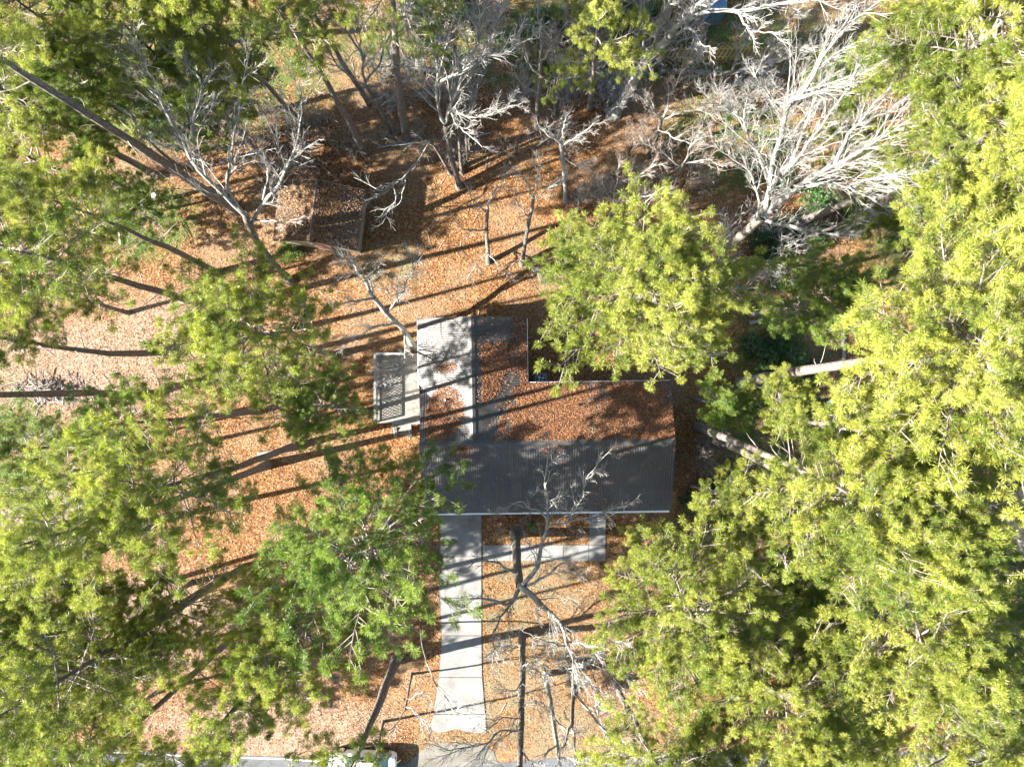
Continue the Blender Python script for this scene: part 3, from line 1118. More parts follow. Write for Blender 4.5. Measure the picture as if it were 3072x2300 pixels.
def make_bough(length, nb, tufts_mid, seed, needles, nn=56, rad=.20, name='bough'):
    mb = MB()
    K = 8
    x = np.linspace(0, length, K)
    z = .10 * x - .03 * x ** 2 * (1 if seed % 2 else .3) + .05 * x ** 2 * (x > length * .6)
    yv = rng.normal(0, .06, K).cumsum() * .5
    P = np.stack([x, yv, z], -1)
    mb.tubes(P, np.linspace(.012 + .009 * length, .009, K), 5, 0)
    C, D, Rr = [P[-1]], [np.array([1, 0, .35])], [rad * 1.1]
    sgn = 1
    for j in range(nb):
        t = .22 + .76 * (j + rng.uniform(0, .8)) / nb
        i = min(int(t * (K - 1)), K - 2)
        f = t * (K - 1) - i
        s = P[i] * (1 - f) + P[i + 1] * f
        a = sgn * math.radians(rng.uniform(32, 68))
        sgn = -sgn if rng.random() < .85 else sgn
        ln = length * (.42 - .26 * abs(t - .45)) * rng.uniform(.6, 1.2)
        d = np.array([math.cos(a), math.sin(a), rng.uniform(-.05, .5)])
        d /= np.linalg.norm(d)
        pts = [s]
        for q in range(3):
            d = d + rng.normal(0, .14, 3)
            d[2] += .08
            d /= np.linalg.norm(d)
            pts.append(pts[-1] + d * ln / 3)
        mb.tubes(np.array(pts), np.linspace(.016, .007, 4), 3, 0)
        C.append(pts[-1]); D.append(d.copy()); Rr.append(rad * rng.uniform(.75, 1.3))
        for q in range(tufts_mid):
            u = rng.uniform(.35, .95)
            b = s * (1 - u) + pts[-1] * u
            dd = d + rng.normal(0, .5, 3)
            dd[2] += .25
            dd /= np.linalg.norm(dd)
            e = b + dd * rng.uniform(.12, .3)
            mb.tubes(np.array([b, e]), np.array([.008, .006]), 3, 0)
            C.append(e); D.append(dd); Rr.append(rad * rng.uniform(.6, 1.15))
    C, D, Rr = np.array(C), np.array(D), np.array(Rr)
    V, F = tuft_geom(C, D, Rr, nn)
    mb.add(V, F, 1)
    return mb.build(name, [M['pine_twig'], needles], data_only=True)


BOUGH = {}
for key, nm in (('lit', 'needles'), ('dim', 'needles_shade')):  # dim boughs carry crown shade in their needle colour
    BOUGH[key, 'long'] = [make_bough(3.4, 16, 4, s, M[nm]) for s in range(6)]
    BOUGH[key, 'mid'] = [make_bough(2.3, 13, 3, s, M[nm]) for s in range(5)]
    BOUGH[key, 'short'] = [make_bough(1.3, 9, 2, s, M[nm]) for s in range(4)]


def pine(label, cx, cy, z, R, base=None, nb=40, h=None, r0=None, kind='lit', group='pines around the house', depth=1.0, name='pine_tree', low=None):
    top_c = W(cx, cy, z)
    if base is None:
        b = np.array([top_c[0] + rng.normal(0, .4), top_c[1] + rng.normal(0, .4), 0])
    else:
        b = W(*base)
    h = h or z + R * .95 * depth
    lo = low if low is not None else z - R * .85 * depth
    t = thing(name, label, 'tree', b, 0, group)
    K = 14
    s = np.linspace(0, 1, K)
    d = (top_c - b)[:2] / z
    P = np.stack([b[0] + d[0] * s * h, b[1] + d[1] * s * h, s * h], -1)
    bow = rng.normal(0, .25, 2)
    P[:, 0] += bow[0] * np.sin(s * math.pi)
    P[:, 1] += bow[1] * np.sin(s * math.pi)
    r0 = r0 or .011 * h
    P[1:] += np.cumsum(rng.normal(0, .035, (K - 1, 3)), 0) * [1, 1, 0]
    Rr = r0 * (1 - .9 * s ** 1.3) * rng.uniform(.94, 1.06, K)
    Rr[0] *= 1.35
    P[0, 2] = -.1
    mb = MB()
    mb.tubes(P, Rr, 10)
    mb.build('trunk', M['pine_bark'], t, b, True)
    # dead snags under the crown
    mb = MB()
    ns = 7
    for k in range(ns):
        zz = lo * rng.uniform(.55, 1.0)
        a = rng.uniform(0, 6.28)
        c = np.array([np.interp(zz, P[:, 2], P[:, 0]), np.interp(zz, P[:, 2], P[:, 1]), zz])
        L = rng.uniform(.5, 2.2)
        e = np.array([math.cos(a), math.sin(a), rng.uniform(-.15, .3)])
        Q = wiggle(np.array([c + e * L * q / 4 for q in range(5)]), .06)
        mb.tubes(Q, np.linspace(.035, .01, 5), 4)
    mb.build('snags', M['pine_twig'], t, b)['kind'] = 'stuff'
    for k in range(nb):
        u = (k + rng.uniform(0, 1)) / nb
        zz = lo + (h - lo) * u ** .9
        a = k * 2.39996 + rng.uniform(-.5, .5)
        prof = min(.72 + 1.0 * u, 1.0) * (1 - .80 * max(0, (u - .28) / .72) ** 1.4)
        L = R * prof * rng.uniform(.72, 1.15)
        cls, l0 = ('long', 3.4) if L > 2.7 else (('mid', 2.3) if L > 1.7 else ('short', 1.3))
        me = BOUGH[kind, cls][rng.integers(len(BOUGH[kind, cls]))]
        o = bpy.data.objects.new('bough', me)
        COL.objects.link(o)
        o.parent = t
        c = (np.interp(zz, P[:, 2], P[:, 0]) - b[0], np.interp(zz, P[:, 2], P[:, 1]) - b[1], zz)
        el = math.radians(-12 + 62 * u + rng.uniform(-10, 10))
        mtx = Matrix.Translation(c) @ Matrix.Rotation(a, 4, 'Z') @ Matrix.Rotation(-el, 4, 'Y') @ Matrix.Rotation(rng.uniform(-.5, .5), 4, 'X')
        sc = L / l0
        sw_ = min(max(sc, .8), 1.15)
        o.matrix_basis = mtx @ Matrix.Diagonal((sc, sw_, sw_, 1))
    return t


# ------------------------------------------------------------------ pines
# (label, crown centre in the photo, its height, crown radius, base in the photo or None, boughs, options)
PINES = [
    # right of the house
    ('big bright pine whose crown overhangs the leafy back corner of the house', 1940, 890, 16.5, 4.7, None, 75, {}),
    ('low darker green pine between the bright overhanging pine and the right-hand pines', 2470, 890, 10.5, 2.9, None, 44, {'kind': 'dim'}),
    ('tallest pine with a thick pale trunk leaning right from the house corner', 2870, 1090, 22.5, 4.9, (2222, 1148), 80, {'r0': .36, 'low': 20.5}),
    ('pine with a pale trunk rising beside the right gable end of the house', 2545, 1465, 20.5, 3.7, (2095, 1279), 62, {'low': 18.5}),
    ('pine on the thinner of the two trunks beside the right gable end', 2730, 1580, 20.5, 3.4, (2165, 1322), 59, {'low': 18.5}),
    ('bright pine in the top right corner, furthest from the house', 2960, 110, 19.0, 4.6, None, 65, {}),
    ('pine whose grey trunk slants up behind the big white bare tree', 3050, 330, 19.0, 4.0, (2405, 664), 65, {}),
    ('bright pine behind the tips of the big white bare tree', 2790, 560, 11.0, 3.6, None, 59, {}),
    ('bright pine at the top right edge beside the dark gap', 2790, 170, 13.0, 3.4, None, 54, {}),
    ('pine at the right edge just above the tallest pine', 2980, 690, 17.5, 4.0, None, 57, {}),
    ('pine at the right edge below the tallest pine', 3020, 1260, 18.0, 3.8, None, 54, {}),
    ('pine filling the space between the house gable and the right edge', 2720, 1330, 17.0, 2.6, None, 46, {}),
    ('small green pine reaching over the right roof corner', 2150, 1210, 8.5, 1.7, (2085, 1195), 28, {'kind': 'dim'}),
    ('young pine in front of the pale trunk of the tallest pine', 2350, 1215, 9.5, 1.8, None, 31, {}),
    ('bright pine nearest the walkway in the front yard', 2060, 1850, 13.5, 4.7, None, 70, {}),
    ('bright pine at the bottom right of the driveway yard', 2320, 2120, 14.5, 4.3, None, 70, {}),
    ('tall bright pine in the lower right stand beside the dark strip', 2740, 1930, 17.0, 4.3, None, 70, {}),
    ('pine at the bottom right corner of the stand', 2830, 2230, 16.0, 4.4, None, 59, {}),
    ('pine on the thin pale trunk right of the bare front yard trees', 1985, 2330, 15.0, 3.6, (1843, 2052), 52, {}),
    ('pine between the walkway pine and the lower right stand', 2400, 1790, 9.0, 3.2, None, 49, {'kind': 'dim'}),
    ('pine on the lower edge between the driveway yard and the stand', 2560, 2290, 8.0, 3.4, None, 49, {'kind': 'dim'}),
    ('shaded dark pine at the right edge beside the lower stand', 3020, 1880, 8.0, 3.6, None, 44, {'kind': 'dim'}),
    ('shaded dark pine at the bottom right edge', 3030, 2120, 8.0, 3.6, None, 44, {'kind': 'dim'}),
    ('small shaded pine in the gap above the lower right stand', 2430, 1640, 9.0, 2.8, None, 36, {'kind': 'dim'}),
    ('small pine touching the gable end front corner', 2230, 1530, 10.5, 2.6, None, 36, {}),
    ('small pine in the strip between the two halves of the lower right stand', 2480, 1990, 9.0, 2.6, None, 31, {'kind': 'dim'}),
    # left of the house
    ('bright leafy pine standing closest to the deck', 745, 1010, 15.5, 4.1, None, 54, {}),
    ('darker pine leaning over the corner of the deck', 955, 1225, 13.5, 2.4, (1100, 1232), 26, {'kind': 'dim'}),
    ('pine with a thick shaded trunk by the clear leafy patch left of the deck', 110, 775, 18.0, 4.5, (648, 925), 36, {'low': 16.0}),
    ('pine with an ivy ringed trunk beside the clear leafy patch', -70, 988, 18.0, 2.7, (540, 1052), 16, {'low': 16.5}),
    ('yellow green pine in the middle of the left side', 500, 1450, 18.0, 4.0, None, 36, {'low': 15.8}),
    ('large pine with dark right half beside the driveway', 1080, 1625, 16.0, 4.9, (1222, 1490), 48, {'kind': 'dim'}),
    ('yellow green pine below the driveway pine', 860, 1900, 14.0, 4.0, None, 46, {}),
    ('pine whose long shaded trunk slants to the lower left', 190, 2040, 17.0, 4.4, (721, 1709), 46, {'r0': .25}),
    ('pine with bare crossing limbs along its dark slanting trunk', 230, 2345, 17.0, 3.4, (699, 1912), 26, {'low': 15.5}),
    ('pine whose trunk runs off the bottom edge beside the road', 560, 2330, 14.5, 3.0, (826, 1983), 24, {'low': 13.3}),
    ('rough barked pine left of the driveway mouth', 1010, 2390, 15.0, 2.8, (1190, 1977), 26, {'r0': .30, 'low': 12.0}),
    ('slender pine on a thin stem near the road', 1050, 2420, 9.0, 1.8, (1150, 2163), 16, {'r0': .09}),
    ('pine left of the yellow green middle pine', 230, 1575, 20.0, 3.2, None, 30, {}),
    ('pine at the left edge whose trunk lies low in the frame', -60, 1470, 14.0, 3.0, (215, 1421), 7, {'low': 12.5}),
    ('pine at the left edge by the pale bare patch', -30, 1950, 15.0, 3.6, (112, 1868), 34, {}),
    ('pine above the pale bare patch on the lower left', 120, 1730, 14.0, 3.6, None, 38, {}),
    ('pine low on the left edge near the road', 110, 2180, 8.0, 4.2, None, 40, {}),
    ('small pine between the clear leafy patch and the middle pine', 400, 1265, 15.0, 2.5, None, 24, {'kind': 'dim'}),
    ('pine at the left edge beyond the twin shaded trunks', -385, 1210, 20.0, 2.8, (432, 1190), 20, {}),
    ('shaded pine at the left edge over the brush heap', 40, 1330, 10.0, 2.9, None, 28, {'kind': 'dim'}),
    ('pine on the thick trunk slanting from the forked bare tree to the upper left', -238, 34, 25.0, 3.6, (711, 631), 28, {'r0': .30}),
    ('pine on the second slanting trunk at the upper left', -90, 200, 17.5, 3.4, (467, 527), 24, {'r0': .24}),
    ('yellow green pine on the left edge under the slanting trunks', 70, 480, 10.5, 4.0, None, 40, {}),
    ('dark pine in the top left corner', 130, 60, 15.0, 4.2, None, 40, {}),
    ('shaded pine along the top edge left of the bare trees', 400, 110, 14.0, 4.0, None, 40, {}),
    ('pine with lit tips on the top edge', 640, 80, 13.5, 3.4, None, 36, {}),
    ('pine on the tall trunk rising behind the shed', 850, 70, 16.5, 2.5, (1094, 460), 13, {'low': 14.8}),
    ('pine at the top edge on a thick dark trunk', 1180, -160, 19.0, 3.6, (1219, 413), 30, {'r0': .27}),
    ('pine low in the upper left between bare limbs', 330, 350, 9.0, 2.5, None, 26, {'kind': 'dim'}),
    ('pine off the top edge behind the lit tipped pine', 480, -180, 17.0, 3.6, (636, 124), 28, {}),
    ('sparse pine with separate bright tufts near the wooden fence', 1775, 120, 14.5, 2.9, (1771, 324), 18, {'low': 9.0}),
    ('dark pine between the top left corner and the lit tipped pine', 620, 250, 10.5, 3.0, None, 28, {'kind': 'dim'}),
    ('yellow green pine over the lower end of the clear leafy patch', 190, 640, 16.0, 2.7, None, 22, {}),
    ('yellow green pine between the left edge and the clear leafy patch', 90, 860, 9.5, 3.4, None, 26, {}),
    ('yellow green pine in the lower left between two dark slanting trunks', 520, 1840, 10.0, 4.2, None, 36, {}),
    ('pine over the lower end of the longest slanting trunk', 300, 1930, 11.0, 3.8, None, 36, {}),
    ('pine whose lit tips hang over the bare crossing limbs near the road', 700, 2110, 15.5, 2.7, None, 20, {'low': 14.0}),
    ('pine above the left end of the visible road', 210, 2290, 8.0, 4.0, None, 34, {}),
    ('low pine seen through the middle of the largest white tree', 2540, 430, 8.5, 2.5, None, 24, {}),
    ('low pine under the right hand branches of the largest white tree', 2640, 610, 8.5, 2.4, None, 24, {'kind': 'dim'}),
    ('low pine under the upper branches of the largest white tree', 2560, 250, 8.5, 2.3, None, 22, {'kind': 'dim'}),
    ('young shaded pine low in the shade left of the forked bare tree', 430, 640, 3.2, 2.3, None, 26, {'kind': 'dim', 'h': 5.2}),
    ('shaded pine between the two slanting trunks and the dark upper left pines', 250, 260, 12.0, 3.0, None, 26, {'kind': 'dim'}),
    ('dark pine on the top edge right of the lit tipped pine', 900, -40, 14.0, 3.0, None, 24, {'kind': 'dim'}),
    ('dark pine behind the lit yellow green pine of the left edge', 330, 520, 6.0, 2.6, None, 24, {'kind': 'dim'}),
]
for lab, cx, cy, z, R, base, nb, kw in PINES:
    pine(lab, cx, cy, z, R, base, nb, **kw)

# ------------------------------------------------------------------ leafless trees
bare_tree('bare_tree', 'forked leafless tree between the shed and the slanting pine trunks',
          [(872, 845, 0, .24), (800, 765, 3, .21), (752, 690, 5.5, .19), (733, 640, 7, .17)],
          [[(735, 645, 7, .15), (660, 575, 9), (590, 490, 11), (540, 400, 12.5), (490, 310, 14), (430, 220, 15.2), (395, 150, 16)],
           [(735, 645, 7, .12), (682, 590, 8.5), (697, 490, 10), (704, 405, 11.5), (722, 300, 13), (738, 200, 14.5)],
           [(590, 490, 11, .09), (582, 360, 12.5), (603, 250, 14), (530, 160, 15)],
           [(748, 680, 5.5, .14), (800, 590, 7.5), (850, 540, 9), (885, 455, 10.5), (908, 360, 12), (900, 270, 13)],
           [(790, 600, 7, .09), (805, 520, 8), (785, 470, 8.8)],
           [(760, 660, 6, .06), (850, 668, 6.5), (890, 655, 6.8)],
           [(560, 440, 11.5, .07), (470, 430, 12.5), (420, 380, 13.5)]], dens=.9)
bare_tree('bare_tree', 'tall white leafless tree rising from the leafy slope right of the shed',
          [(1377, 562, 0, .19), (1356, 480, 2.5, .17), (1340, 400, 5, .16), (1335, 370, 6, .15)],
          [[(1335, 370, 6, .12), (1312, 320, 7.5), (1303, 220, 10), (1298, 120, 13), (1287, 30, 15), (1270, -70, 17)],
           [(1298, 120, 13, .06), (1245, 60, 14), (1205, -10, 15)],
           [(1335, 370, 6, .12), (1355, 315, 7.5), (1388, 215, 10), (1418, 130, 12), (1432, 60, 14), (1442, -30, 16)],
           [(1309, 252, 9, .10), (1390, 205, 10.5), (1470, 160, 12), (1530, 155, 13), (1595, 115, 14)],
           [(1350, 325, 7, .08), (1410, 350, 8), (1500, 335, 8.8), (1560, 310, 9.5)],
           [(1305, 215, 10, .07), (1255, 200, 11), (1232, 130, 12.5), (1200, 30, 14.5)],
           [(1400, 200, 10.5, .07), (1470, 130, 12), (1490, 60, 13.5), (1530, 10, 15)],
           [(1350, 330, 7, .07), (1380, 385, 7.5), (1450, 440, 8)]], dens=1.1)
bare_tree('bare_tree', 'largest leafless tree with a broad white crown on the upper right',
          [(2112, 812, 0, .32), (2200, 730, 4, .28), (2290, 648, 7.5, .25)],
          [[(2290, 650, 7.5, .19), (2310, 560, 9), (2325, 460, 11), (2365, 325, 14), (2420, 250, 15.5), (2500, 130, 17.5), (2570, 40, 18.5)],
           [(2295, 645, 7.6, .16), (2335, 530, 10), (2385, 460, 11.5), (2440, 300, 14.5), (2480, 180, 16)],
           [(2292, 648, 7.5, .19), (2400, 560, 10), (2505, 490, 12), (2650, 410, 14.5), (2800, 320, 16.5)],
           [(2505, 490, 12, .10), (2540, 420, 13.5), (2600, 340, 15), (2690, 240, 16.5)],
           [(2420, 560, 10.3, .12), (2540, 555, 12), (2680, 520, 14), (2810, 460, 15.5)],
           [(2285, 655, 7.2, .12), (2360, 672, 8), (2450, 700, 9), (2540, 690, 10), (2590, 640, 10.8)],
           [(2310, 560, 9, .10), (2250, 420, 11), (2200, 335, 12.5), (2130, 300, 13.5)],
           [(2268, 668, 7, .08), (2265, 545, 9), (2190, 475, 10.5), (2130, 420, 11.7)],
           [(2330, 450, 11, .09), (2340, 380, 12.5), (2300, 280, 14), (2260, 210, 15)],
           [(2350, 520, 10.5, .09), (2450, 400, 13), (2540, 260, 15.5), (2600, 170, 17)],
           [(2540, 555, 12, .07), (2640, 610, 12.8), (2720, 640, 13.4)]], dens=1.45)
bare_tree('bare_tree', 'grey leafless tree leaning away from the corner of the deck',
          [(1243, 1042, 0, .21), (1205, 985, 2.2, .18), (1160, 940, 4, .16), (1120, 890, 5.5, .14)],
          [[(1120, 890, 5.5, .13), (1090, 840, 7), (1060, 790, 8.5), (1010, 755, 9.8)],
           [(1160, 940, 4, .09), (1200, 890, 5), (1225, 830, 6.5), (1270, 760, 8)],
           [(1125, 895, 5.4, .08), (1050, 905, 6.2), (985, 915, 7)],
           [(1115, 885, 5.6, .07), (1110, 830, 6.6), (1135, 800, 7.4)],
           [(1185, 968, 3, .08), (1100, 990, 4), (1035, 1030, 5)],
           [(1215, 1000, 1.8, .07), (1215, 1075, 3.6), (1195, 1110, 4.6), (1150, 1135, 5.4)]], dens=1.35, bark='limb', l1=.42)
bare_tree('bare_tree', 'dark limbed leafless tree beside the walkway with white twigs over the roof',
          [(1547, 1596, 0, .32), (1551, 1680, 3, .28), (1558, 1757, 5.5, .25)],
          [[(1558, 1755, 5.5, .2), (1610, 1800, 7), (1655, 1840, 8.5), (1690, 1890, 10), (1712, 1960, 11.5), (1735, 2040, 13)],
           [(1565, 1757, 5.6, .15), (1612, 1700, 6.6), (1628, 1620, 7.4), (1642, 1560, 8), (1645, 1470, 9), (1640, 1410, 9.5), (1655, 1345, 10)],
           [(1642, 1560, 8, .06), (1600, 1525, 8.6), (1545, 1510, 9), (1480, 1540, 9.3)],
           [(1655, 1575, 8, .06), (1740, 1557, 8.5), (1810, 1540, 9), (1885, 1515, 9.5)],
           [(1700, 1560, 8.3, .05), (1745, 1500, 9), (1765, 1430, 9.5), (1835, 1350, 10.3)],
           [(1567, 1758, 5.6, .10), (1640, 1730, 7), (1690, 1690, 8), (1760, 1700, 8.6)],
           [(1555, 1768, 5.5, .15), (1530, 1812, 6.5), (1455, 1795, 7.5), (1395, 1805, 8.5)],
           [(1540, 1800, 6.2, .08), (1512, 1840, 7.4), (1482, 1910, 9), (1470, 2000, 10.5)],
           [(1547, 1722, 4.5, .08), (1490, 1690, 6), (1440, 1680, 7), (1375, 1718, 8)],
           [(1700, 1920, 10.6, .08), (1780, 1938, 12), (1870, 1925, 13)],
           [(1705, 1940, 11, .07), (1640, 1920, 12), (1575, 1900, 12.8)]], dens=1.1, l1=.32)
bare_tree('bare_tree', 'straight dark leafless trunk nearest the driveway in the front yard',
          [(1567, 1898, 0, .22), (1566, 2050, 5, .2), (1562, 2200, 9.5, .17), (1560, 2330, 12, .14)],
          [[(1567, 1925, 1.2, .05), (1535, 1945, 3), (1500, 1935, 4.6), (1475, 1960, 5.6)], [(1566, 2000, 3.6, .05), (1610, 1985, 5.4), (1650, 1995, 7)], [(1564, 2160, 8.4, .05), (1520, 2150, 9.6), (1480, 2170, 10.4)], [(1566, 1960, 2.2, .05), (1590, 2000, 3.6), (1620, 2020, 4.6)], [(1566, 2040, 4.8, .05), (1540, 2070, 6), (1510, 2060, 7)],
           [(1565, 2120, 7.4, .05), (1610, 2100, 8.5), (1640, 2120, 9.2)], [(1563, 2190, 9.2, .06), (1500, 2200, 10.2), (1430, 2240, 11.2), (1330, 2250, 12.2)],
           [(1562, 2240, 10.4, .06), (1600, 2290, 11.5), (1650, 2320, 12.2)], [(1562, 2290, 11.3, .07), (1510, 2330, 12.5), (1450, 2400, 13.4)]], dens=1.2, bark='grey_bark', l1=.6)
bare_tree('bare_tree', 'mottled leafless trunk between the two dark front yard trunks',
          [(1636, 2020, 0, .17), (1655, 2130, 4, .15), (1674, 2250, 8, .12), (1684, 2350, 10, .1)],
          [[(1660, 2150, 4.8, .05), (1700, 2190, 6), (1740, 2200, 7)], [(1672, 2230, 7.4, .06), (1630, 2270, 8.6), (1600, 2320, 9.6)],
           [(1676, 2265, 8.3, .06), (1740, 2290, 9.5), (1800, 2330, 10.5)]], dens=1.2, bark='limb', l1=.6)
bare_tree('bare_tree', 'leafless tree splitting low near the front road, rightmost of the bare front yard trunks',
          [(1723, 1985, 0, .16), (1719, 2080, 3.4, .14), (1716, 2172, 6.4, .12)],
          [[(1721, 2000, .8, .06), (1760, 1990, 4), (1810, 2000, 6.5), (1860, 2020, 8.4)], [(1720, 2040, 2, .06), (1770, 2050, 5), (1830, 2090, 7.4)], [(1720, 2010, 1.2, .05), (1690, 1990, 4), (1650, 1960, 6)], [(1716, 2172, 6.4, .09), (1692, 2235, 8.4), (1665, 2300, 10)], [(1716, 2172, 6.4, .09), (1728, 2255, 8.6), (1740, 2320, 10)],
           [(1724, 2070, 3.2, .09), (1800, 2170, 6), (1850, 2230, 7.6), (1892, 2300, 9.4)], [(1800, 2170, 6, .05), (1790, 2110, 7), (1835, 2060, 8)]], dens=1.1, l1=.5)
bare_tree('bare_tree', 'thin leafless tree on the lit slope above the rear wing',
          [(1466, 790, 0, .15), (1460, 700, 2.8, .13), (1462, 620, 5, .1)],
          [[(1462, 625, 5, .07), (1490, 565, 6.4), (1520, 520, 7.4)], [(1460, 690, 3, .06), (1400, 690, 4.4), (1355, 655, 5.4)], [(1462, 640, 4.5, .05), (1420, 600, 5.8), (1400, 560, 6.8)],
           [(1464, 760, 1, .04), (1500, 800, 1.4), (1520, 830, 1.2)], [(1465, 755, 1.1, .04), (1430, 790, 1.6), (1400, 840, 1.3)]], dens=.7, tw='brown_twig', bark='grey_bark')
bare_tree('bare_tree', 'thin leafless tree with a white brush of twigs left of the big bright pine',
          [(1565, 795, 0, .14), (1582, 690, 3, .12), (1600, 592, 5.5, .1)],
          [[(1600, 595, 5.5, .06), (1578, 540, 6.8), (1545, 510, 7.8)], [(1600, 592, 5.5, .06), (1612, 530, 7), (1618, 490, 8)], [(1598, 600, 5.3, .06), (1660, 560, 6.8), (1705, 535, 7.8)],
           [(1590, 650, 4, .05), (1560, 620, 5), (1530, 560, 6.4)], [(1567, 780, .8, .04), (1600, 800, 1.3), (1625, 830, 1.1)]], dens=1.0)
bare_tree('bare_tree', 'small mossy leafless tree standing alone on the slope above the house',
          [(1697, 602, 0, .15), (1692, 510, 3, .13), (1683, 428, 5.5, .11)],
          [[(1683, 430, 5.5, .07), (1640, 400, 6.5), (1610, 370, 7.3)], [(1683, 430, 5.5, .07), (1690, 385, 6.6), (1700, 340, 7.6)], [(1684, 440, 5.2, .07), (1740, 405, 6.4), (1790, 360, 7.4)],
           [(1686, 470, 4.3, .05), (1730, 500, 5), (1780, 490, 5.8)]], dens=1.0, bark='limb')
bare_tree('bare_tree', 'low leafless tree spreading just above the big bright pine',
          [(1790, 745, 0, .15), (1815, 680, 3, .13), (1842, 620, 5.6, .1)],
          [[(1842, 620, 5.6, .07), (1815, 560, 7), (1770, 510, 8.4)], [(1842, 620, 5.6, .07), (1850, 540, 7.5), (1860, 470, 9)], [(1845, 615, 5.7, .07), (1900, 540, 7.4), (1970, 490, 9)],
           [(1842, 610, 5.8, .06), (1930, 590, 7), (2010, 580, 8)], [(1840, 600, 6, .05), (1780, 580, 6.8), (1735, 590, 7.4)]], dens=1.2, tw='brown_twig')
bare_tree('bare_tree', 'white leafless tree crossing the top edge left of the thick dark trunk',
          [(1175, 405, 0, .15), (1140, 325, 4, .13), (1095, 255, 7, .11)],
          [[(1095, 255, 7, .08), (1088, 170, 9.5), (1040, 90, 12), (1010, 0, 14)], [(1095, 255, 7, .08), (1130, 200, 9), (1170, 110, 11.5), (1200, 40, 13)],
           [(1088, 180, 9.2, .07), (1075, 90, 11.5), (1060, 0, 14)], [(1100, 262, 6.8, .07), (1030, 220, 8.6), (985, 150, 10.4), (970, 60, 12)], [(1135, 320, 4.2, .05), (1190, 280, 6), (1230, 250, 7)]], dens=1.1)
bare_tree('bare_tree', 'leafless tree with a thick pale base leaning over the wooden fence',
          [(1840, 342, 0, .40), (1868, 300, 1.8, .34), (1905, 239, 4.6, .27), (1945, 180, 7.5, .24), (2010, 110, 10.5, .21)],
          [[(2010, 110, 10.5, .16), (2062, 52, 12.5), (2110, 0, 14.2), (2160, -60, 16)], [(2055, 62, 12.2, .13), (2150, 28, 13.8), (2280, 24, 15.5), (2400, 8, 17), (2560, -30, 18.5)],
           [(2012, 108, 10.6, .09), (2070, 85, 11.6), (2110, 130, 12.2), (2140, 160, 12.6)], [(1915, 225, 5, .09), (1938, 110, 9.4), (1915, 40, 11.4), (1890, -30, 13)],
           [(1950, 175, 7.7, .07), (1990, 40, 12), (2020, -30, 14)], [(2200, 27, 14.4, .07), (2250, 90, 15.2), (2330, 100, 16)]], dens=.85, bark='limb')
bare_tree('bare_tree', 'leaning leafless tree whose pale trunk lies almost level near the upper right',
          [(1985, 214, 0, .20), (2070, 216, 1.4, .18), (2140, 222, 2.6, .16), (2200, 220, 3.6, .14)],
          [[(2200, 220, 3.6, .10), (2300, 195, 5.5), (2400, 150, 7.6), (2500, 80, 10)], [(2195, 220, 3.5, .08), (2220, 150, 6), (2240, 60, 9), (2260, -10, 11)],
           [(2210, 225, 3.6, .08), (2240, 260, 5), (2330, 300, 6.8), (2400, 330, 8)], [(2120, 220, 2.2, .06), (2100, 150, 5), (2060, 100, 7)], [(2250, 205, 4.5, .07), (2330, 110, 8), (2390, 30, 10.5)]], dens=1.3)
bare_tree('bare_tree', 'small drooping leafless tree hanging over the dark side of the shed',
          [(1352, 522, 0, .11), (1310, 450, 2.6, .09), (1290, 425, 3.4, .08)],
          [[(1290, 427, 3.4, .06), (1245, 490, 3.9), (1195, 545, 3.8), (1135, 568, 3.6), (1065, 532, 3.8)], [(1195, 545, 3.8, .03), (1150, 580, 3.3), (1095, 600, 3.2)],
           [(1180, 552, 3.8, .035), (1185, 600, 3.3), (1140, 650, 2.8)], [(1215, 530, 3.8, .035), (1205, 600, 3.2), (1160, 640, 2.8), (1150, 670, 2.6)], [(1290, 425, 3.4, .04), (1240, 430, 4.2), (1130, 440, 4.6)]], dens=.55, l1=.20, up=-.1, fine=False)
bare_tree('bare_tree', 'pale leafless tree poking out of the pines at the right edge',
          [(2480, 1390, 0, .14), (2640, 1430, 6, .12), (2780, 1465, 10.5, .1)],
          [[(2780, 1465, 10.5, .08), (2860, 1490, 12.2), (2940, 1515, 13.5), (3040, 1500, 14.8)], [(2860, 1490, 12.2, .06), (2920, 1540, 13.3), (3010, 1560, 14.5)], [(2940, 1510, 13.5, .05), (3000, 1560, 14.4), (3030, 1620, 15)],
           [(2800, 1470, 10.8, .06), (2860, 1440, 12), (2930, 1440, 13)]], dens=.9)
bare_tree('bare_tree', 'tall thin leafless tree with an ivy green stem right of the white slope tree',
          [(1610, 387, 0, .16), (1613, 320, 2, .14), (1620, 230, 6, .12), (1624, 150, 9, .09)],
          [[(1620, 225, 6.2, .06), (1580, 180, 8), (1560, 110, 10)], [(1622, 180, 8, .06), (1660, 130, 10), (1700, 60, 12)], [(1616, 280, 3.8, .05), (1565, 250, 5.4), (1540, 200, 7)], [(1624, 150, 9, .06), (1620, 80, 11), (1610, 20, 12.5)]], dens=.8, tw='brown_twig', bark='grey_bark')
bare_tree('bare_tree', 'slim leafless trunk just right of the white slope tree base, darker of the pair',
          [(1386, 520, 0, .12), (1379, 440, 2.6, .1), (1376, 350, 5.4, .08)],
          [[(1376, 352, 5.4, .05), (1365, 290, 7.4), (1350, 230, 9)], [(1377, 370, 4.8, .05), (1410, 320, 6.6), (1430, 270, 8)]], dens=.8, tw='brown_twig')
bare_tree('bare_tree', 'slim leafless trunk just right of the white slope tree base, paler of the pair',
          [(1401, 495, 0, .10), (1400, 430, 2.2, .09), (1397, 380, 4, .07)],
          [[(1397, 382, 4, .05), (1420, 330, 6), (1430, 290, 7)], [(1398, 390, 3.6, .04), (1380, 340, 5.6), (1370, 300, 7)]], dens=.8)
